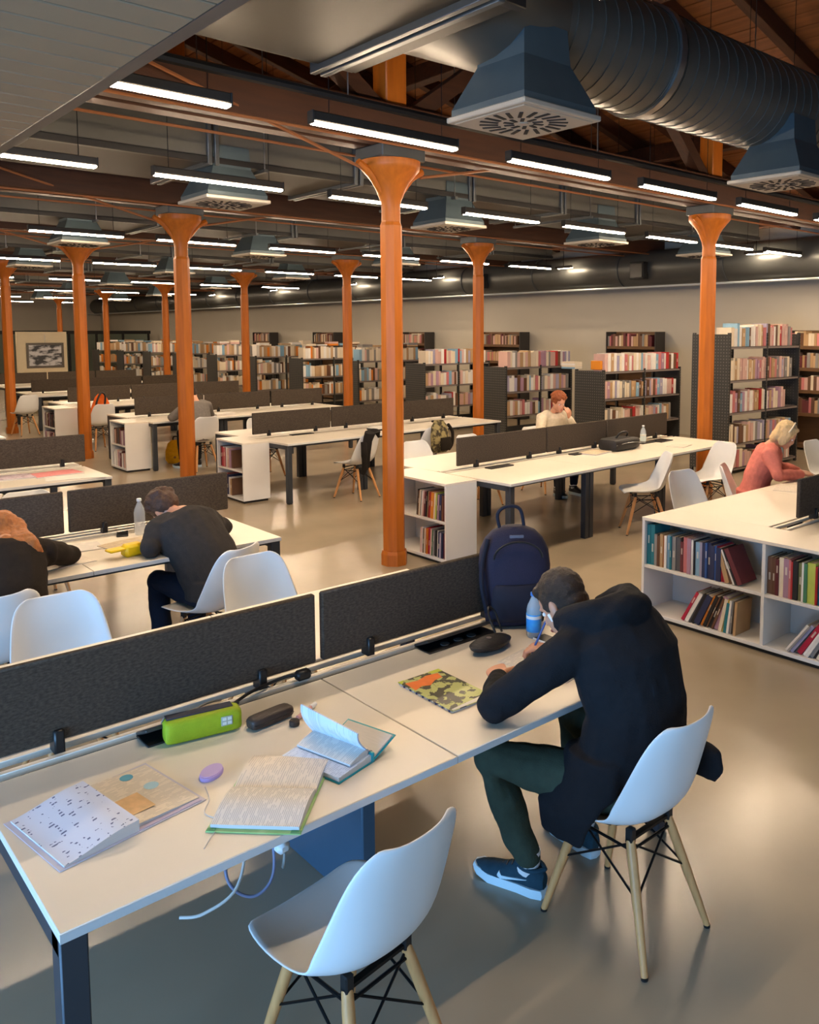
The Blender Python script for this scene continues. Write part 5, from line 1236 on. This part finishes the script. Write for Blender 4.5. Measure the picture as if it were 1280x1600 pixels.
# water bottles
PET = mat('clear_plastic', (236, 242, 244), 0.12, alpha=0.32); CAPB = mat('blue_cap', (70, 120, 190), 0.4, var=0.03)
LABB = mat('blue_label', (36, 120, 214), 0.4, var=0.25, scale=30, rgb2=(70, 170, 220)); LABW = mat('pale_label', (206, 222, 224), 0.5, var=0.05)
def bottle(label, x, y, h, r, lab):
    t = thing('water_bottle', label, 'bottle', (x, y, ZT), 0)
    mb = MB(); mb.lathe([(r*0.85, 0), (r, 0.008), (r, h*0.28), (r*0.94, h*0.33), (r, h*0.38), (r, h*0.62), (r*0.85, h*0.72), (r*0.5, h*0.84), (0.0125, h*0.89), (0.0125, h*0.93)], PET, 22); mb.obj('bottle_body', t)
    mb = MB(); mb.lathe([(0.0155, h*0.925), (0.0155, h*0.99), (0.013, h)], CAPB if lab is LABB else MATS['white_plastic'], 16); mb.obj('cap', t)
    if lab:
        mb = MB(); mb.lathe([(r*1.01, h*0.14), (r*1.015, h*0.15), (r*1.015, h*0.52), (r*1.01, h*0.53)], lab, 24); lo = mb.obj('label_band', t)
        mb = MB(); mb.lathe([(r*1.02, h*0.43), (r*1.02, h*0.5)], PAPER, 24, caps=False); mb.obj('white_band', lo)
bottle('water bottle with blue label between the man in black and the backpack', 2.59, 2.47, 0.2, 0.033, LABB)
bottle('clear empty water bottle before the left screen near the bent person', 2.02, 5.53, 0.24, 0.036, None)
bottle('small water bottle with pale label against the middle right screen', 8.2, 6.03, 0.22, 0.036, LABW)
# paper, phone and pen under the man's hands
t = thing('exercise_sheet', 'white worksheet under the hands of the man in black', 'paper', (2.42, 2.22, ZT), math.radians(8))
page_block('pages', t, -0.12, 0.12, -0.16, 0.17, lambda u: 0.002 + 0.002*math.sin(u*PI), TXT, EDGE, 6, 0)
mb = MB(); mb.box(-0.121, -0.161, -0.0003, 0.121, 0.171, 0.0003, PAPER); mb.obj('backing_sheet', t)
mb = MB(); mb.tube((2.40, 2.30, 0.765), (2.455, 2.27, 0.90), 0.0045, 0.0045, mat('pen_blue', (40, 60, 130), 0.4, var=0.05), 8)
pn = mb.obj('pen'); tag(pn, 'blue pen held upright by the man in black over his worksheet', 'pen')
mb = MB(); mb.tube((2.396, 2.302, 0.7455), (2.40, 2.30, 0.766), 0.0012, 0.0045, STEEL, 8); mb.obj('tip', pn)
mb = MB(); mb.box(2.56, 2.30, ZT, 2.635, 2.45, ZT+0.009, MATS['white_plastic'], 0.003); ph = mb.obj('phone'); tag(ph, 'white phone lying behind the water bottle with blue label', 'phone')
mb = MB(); mb.box(2.564, 2.305, ZT+0.009, 2.631, 2.445, ZT+0.0096, BLACK); mb.obj('screen', ph)

# ------------------------------------------------------------------ things on the other desks
def sheet(label, x, y, rz, w, h, m=None, cat='paper', nm='paper_sheet', group=None, th=0.003):
    t = thing(nm, label, cat, (x, y, ZT), math.radians(rz), group)
    page_block('pages', t, -w/2, w/2, -h/2, h/2, lambda u: th + 0.003*math.sin(u*PI), m or TXT2, EDGE, 6, 0.0006)
    mb = MB(); mb.box(-w/2-0.002, -h/2-0.002, 0, w/2+0.002, h/2+0.002, 0.0006, PAPER); mb.obj('backing_sheet', t)
sheet('white sheets on the left desk in front of the person with ginger hair', 1.42, 5.12, 8, 0.3, 0.21)
sheet('white sheets on the left desk close to the screen', 1.58, 5.42, -6, 0.3, 0.22, TXT)
sheet('tan open booklet on the left desk beside the yellow case', 1.86, 5.3, 12, 0.3, 0.2, page_mat('tan_page', (206, 188, 160), (176, 156, 130), 20, 100, 0.5), 'book', 'booklet', None, 0.008)
t = thing('yellow_case', 'bright yellow case at the edge of the left desk by the bent person', 'case', (1.78, 5.02, ZT), math.radians(8))
YEL = mat('yellow_plastic', (240, 196, 20), 0.4, var=0.08, scale=20)
mb = MB(); mb.box(-0.055, -0.04, 0, 0.065, 0.04, 0.075, YEL, 0.016); mb.obj('body', t)
mb = MB(); mb.box(-0.145, -0.03, 0.045, -0.04, 0.045, 0.06, YEL, 0.006); mb.obj('flap', t)
t = thing('phone', 'dark phone beside the clear bottle before the left screen', 'phone', (1.93, 5.6, ZT), math.radians(70))
mb = MB(); mb.box(-0.075, -0.036, 0, 0.075, 0.036, 0.009, BLACK, 0.003); mb.obj('body', t)
mb = MB(); mb.box(-0.071, -0.033, 0.009, 0.071, 0.033, 0.0095, mat('phone_glass', (30, 32, 36), 0.1, var=0.02)); mb.obj('screen', t)
PKP = page_mat('pink_page', (226, 140, 140), (214, 106, 112), 14, 60, 0.5); PUP = page_mat('violet_page', (206, 190, 200), (130, 96, 116), 14, 40, 0.55)
sheet('pink open magazine on the far left desk', 2.32, 8.45, 5, 0.42, 0.28, PKP, 'magazine', 'magazine', None, 0.008)
sheet('purple and white magazine on the far left desk at the left edge', 1.95, 8.5, -4, 0.4, 0.28, PUP, 'magazine', 'magazine', None, 0.008)
sheet('large white drawing sheet on the corner of the far left desk', 2.4, 8.14, -12, 0.5, 0.26, PAPER)
# black bag on the middle desk
t = thing('laptop_bag', 'black bag lying on the middle right desk against its screen', 'bag', (7.62, 5.92, ZT), math.radians(4))
mb = MB(); rings = []
for x, s in ((-0.27, 0.5), (-0.255, 0.85), (-0.2, 1.0), (0.1, 1.0), (0.22, 0.85), (0.27, 0.5)):
    rings.append([(x, yy*s, 0.068*(0.85 + 0.15*s) + zz*s) for yy, zz in rrect(0.14, 0.068, 0.045)])
n = len(rings[0]); mb.add([v for r in rings for v in r], [(i*n+k, i*n+(k+1) % n, (i+1)*n+(k+1) % n, (i+1)*n+k) for i in range(len(rings)-1) for k in range(n)] + [tuple(range(n)), tuple(range((len(rings)-1)*n, len(rings)*n))], PB); mb.obj('body', t)
mb = MB(); mb.path(smooth_path([(-0.12, -0.02, 0.13), (-0.09, -0.05, 0.19), (0.02, -0.05, 0.2), (0.1, -0.03, 0.18), (0.12, 0.0, 0.125)], 6), 0.011, BLACK, 8); mb.obj('handle', t)
mb = MB(); mb.path(smooth_path([(-0.25, -0.12, 0.07), (-0.1, -0.148, 0.09), (0.1, -0.148, 0.085), (0.25, -0.11, 0.06)], 5), 0.004, STEEL, 6); mb.obj('zip', t)
sheet('tan open book on the middle right desk left of the black bag', 7.15, 5.9, 10, 0.36, 0.22, MATS['tan_page'], 'book', 'open_book', None, 0.012)
t = thing('tablet', 'dark tablet with keyboard lying on the middle right desk near the bottle', 'tablet', (8.55, 6.02, ZT), math.radians(5))
mb = MB(); mb.box(-0.14, -0.09, 0, 0.14, 0.09, 0.012, BLACK, 0.004); mb.obj('body', t)
mb = MB(); mb.box(-0.13, -0.08, 0.012, 0.13, 0.08, 0.0128, MATS['phone_glass']); mb.obj('screen', t)
sheet('white paper at the far end of the middle right desk', 8.35, 5.62, 15, 0.3, 0.21)
# black jacket over a chair back
t = thing('jacket', 'black jacket hung over the back of a white chair at the third desk', 'jacket', (5.9, 8.72, 0), math.radians(15))
mb = MB(); rings = []
for (x, y, z, a, b) in ((-0.15, -0.285, 0.44, 0.05, 0.04), (-0.16, -0.30, 0.6, 0.06, 0.045), (-0.13, -0.30, 0.76, 0.07, 0.045), (-0.06, -0.285, 0.85, 0.09, 0.05), (0.06, -0.265, 0.86, 0.08, 0.05), (0.13, -0.22, 0.78, 0.05, 0.04)):
    rings.append(((x, y, z), (a, 0, 0), (0, b, 0.02)))
mb.loft(rings, cloth('black_jacket_cloth', (30, 27, 25)), 14); mb.obj('body', t)
mb = MB(); mb.path(smooth_path([(-0.19, -0.29, 0.74), (-0.22, -0.32, 0.58), (-0.21, -0.31, 0.42), (-0.22, -0.28, 0.36)], 5), [0.04]*6+[0.035]*10, MATS['black_jacket_cloth'], 10); mb.obj('sleeve', t)
# camouflage backpack on the other chair
t = thing('backpack', 'camouflage backpack hung on a white chair right of the nearest column', 'backpack', (7.02, 8.42, 0), math.radians(10))
CB = mat('camo_cloth', (58, 50, 34), 0.85, var=1, scale=14, rgb2=(150, 136, 92)); DKB = cloth('dark_brown_cloth', (38, 32, 26))
mb = MB(); mb.loft([((0, 0, 0.5), (0.12, 0, 0), (0, 0.06, 0)), ((0, 0, 0.53), (0.15, 0, 0), (0, 0.085, 0)), ((0, 0, 0.7), (0.16, 0, 0), (0, 0.09, 0)), ((0, 0.01, 0.84), (0.14, 0, 0), (0, 0.075, 0)), ((0, 0.02, 0.92), (0.08, 0, 0), (0, 0.04, 0))], CB, 18); mb.obj('main_body', t)
mb = MB(); mb.loft([((0.01, -0.085, 0.53), (0.09, 0, 0), (0, 0.03, 0)), ((0.01, -0.1, 0.6), (0.11, 0, 0), (0, 0.035, 0)), ((0.01, -0.09, 0.7), (0.1, 0, 0), (0, 0.025, 0))], DKB, 16); mb.obj('front_pocket', t)
mb = MB(); mb.path(smooth_path([(0.12, -0.04, 0.86), (0.2, -0.05, 0.75), (0.19, -0.05, 0.6), (0.14, -0.03, 0.52)], 5), 0.022, DKB, 8); mb.obj('shoulder_strap', t)
mb = MB(); mb.path(smooth_path([(-0.05, 0.06, 0.9), (-0.02, 0.12, 0.9), (0.05, 0.12, 0.9), (0.06, 0.05, 0.9)], 4), 0.012, DKB, 8); mb.obj('carry_loop', t)
# orange and black bag on a distant chair
t = thing('shoulder_bag', 'orange and black bag standing on a distant white chair', 'bag', (5.03, 15.42, 0.44), math.radians(8))
ORB = cloth('orange_cloth', (224, 104, 40))
mb = MB(); mb.loft([((0, 0, 0), (0.2, 0, 0), (0, 0.08, 0)), ((0, 0, 0.12), (0.22, 0, 0), (0, 0.09, 0)), ((0, 0, 0.34), (0.17, 0, 0), (0, 0.075, 0)), ((0, 0, 0.5), (0.1, 0, 0), (0, 0.05, 0)), ((0, 0, 0.55), (0.05, 0, 0), (0, 0.03, 0))], ORB, 18); mb.obj('body', t)
mb = MB(); mb.loft([((0.08, -0.07, 0.04), (0.08, 0, 0), (0, 0.03, 0)), ((0.06, -0.08, 0.2), (0.1, 0, 0), (0, 0.03, 0)), ((0.02, -0.065, 0.36), (0.05, 0, 0), (0, 0.02, 0))], PB, 14); mb.obj('dark_panel', t)
mb = MB(); mb.path(smooth_path([(-0.1, -0.07, 0.3), (-0.13, -0.1, 0.4), (-0.04, -0.09, 0.57), (0.04, -0.09, 0.52), (0.02, -0.08, 0.3)], 5), 0.018, PB, 8); mb.obj('strap', t)
# yellow backpack on the floor
t = thing('backpack', 'small yellow backpack on the floor beside the distant bookcase', 'backpack', (5.36, 13.0, 0), math.radians(-30))
YB = cloth('yellow_cloth', (232, 166, 24))
mb = MB(); mb.loft([((0, 0, 0.002), (0.13, 0, 0), (0, 0.08, 0)), ((0, 0, 0.06), (0.165, 0, 0), (0, 0.1, 0)), ((0, 0, 0.2), (0.16, 0, 0), (0, 0.095, 0)), ((0, 0, 0.32), (0.12, 0, 0), (0, 0.075, 0)), ((0, 0, 0.37), (0.06, 0, 0), (0, 0.04, 0))], YB, 18); mb.obj('main_body', t)
mb = MB(); mb.loft([((0, -0.09, 0.03), (0.09, 0, 0), (0, 0.03, 0)), ((0, -0.1, 0.1), (0.11, 0, 0), (0, 0.035, 0)), ((0, -0.09, 0.18), (0.1, 0, 0), (0, 0.025, 0))], YB, 16); pk = mb.obj('front_pocket', t)
mb = MB(); mb.lathe([(0.02, 0), (0.02, 0.004)], mat('brown_badge', (150, 92, 20), 0.6, var=0.05), 12); mb.v = [(x, -0.136-z, y+0.11) for x, y, z in mb.v]; mb.obj('badge', pk)
mb = MB(); mb.path(smooth_path([(-0.04, 0, 0.36), (-0.03, 0, 0.42), (0.03, 0, 0.42), (0.04, 0, 0.36)], 4), 0.01, DKB, 8); mb.obj('carry_loop', t)
# small items on the far desks
sheet('grey books stacked flat on the desk behind the second column', 6.05, 12.75, 4, 0.34, 0.24, PAPER, 'book', 'open_book', None, 0.03)
t = thing('laptop', 'closed dark laptop with papers on the desk with the black jacket chair', 'laptop', (6.75, 9.35, ZT), math.radians(4))
mb = MB(); mb.box(-0.17, -0.12, 0, 0.17, 0.12, 0.022, BLACK, 0.005); mb.obj('body', t)
mb = MB(); mb.box(-0.16, -0.11, 0.022, 0.16, 0.11, 0.04, PAPER, 0.002); mb.obj('papers', t)
# woman's papers
sheet('white sheets under the hands of the woman in pink', 6.72, 3.42, 20, 0.3, 0.22)

# ------------------------------------------------------------------ far end of the hall
t = thing('display_board', 'cream freestanding board carrying a framed black and white picture', 'display board', (7.07, 26.5, 0), 0)
mb = MB(); mb.box(-0.68, -0.05, 0.04, 0.66, 0.05, 2.1, mat('cream_board', (222, 206, 172), 0.8, var=0.03), 0.004); mb.obj('panel', t)
for s in (-0.5, 0.5):
    mb = MB(); mb.box(s-0.05, -0.3, 0, s+0.05, 0.3, 0.04, ANTH, 0.004); mb.obj('foot', t)
t = thing('framed_picture', 'framed black and white picture hanging on the cream board', 'picture', (7.13, 26.44, 1.42), 0)
PIC = mat('photo_print', (206, 204, 204), 0.4, var=1, scale=3.2, rgb2=(52, 52, 54), stretch=(1, 1, 2.6))
mb = MB(); mb.box(-0.44, -0.008, -0.3, 0.44, 0.0, 0.3, PIC); mb.obj('print', t)
fr = mat('picture_frame_grey', (96, 88, 78), 0.5, var=0.06)
for nm, bx_ in (('frame_top', (-0.5, -0.03, 0.3, 0.5, 0.005, 0.36)), ('frame_bottom', (-0.5, -0.03, -0.36, 0.5, 0.005, -0.3)), ('frame_left', (-0.5, -0.03, -0.3, -0.44, 0.005, 0.3)), ('frame_right', (0.44, -0.03, -0.3, 0.5, 0.005, 0.3))):
    mb = MB(); mb.box(*bx_, fr, 0.005); mb.obj('frame_side', t)
mb = MB(); mb.tube((0, 0.0, 0.36), (0, 0.0, 0.6), 0.004, 0.004, STEEL, 5); mb.obj('hanging_wire', t)
t = thing('glass_partition', 'dark framed glass partition across the far end of the hall', 'partition', (0, 36.8, 0), 0)
GL = mat('partition_glass', (176, 196, 196), 0.05, trans=1.0, ior=1.02)
mb = MB(); mb.box(5.4, -0.05, 2.02, 14.2, 0.05, 2.16, SLOT, 0.005); mb.obj('top_rail', t)
mb = MB(); mb.box(5.4, -0.04, 0, 14.2, 0.04, 0.1, SLOT, 0.005); mb.obj('bottom_rail', t)
for k in range(9):
    x = 5.4 + 1.09*k
    mb = MB(); mb.box(x-0.04, -0.04, 0.1, x+0.04, 0.04, 2.02, SLOT, 0.004); mb.obj('mullion', t)
    if k < 8: mb = MB(); mb.box(x+0.04, -0.008, 0.1, x+1.05, 0.008, 2.02, GL); mb.obj('pane', t)

STUFF_M = mat('distant_book_cover', (150,140,130), 0.6, attr='Col')
so = STUFF.build('distant_books', STUFF_M); so['kind'] = 'stuff'; tag(so, 'many small distant books filling the far racks and wall bookcases', 'books')
bpy.data.scenes.remove(TMP)
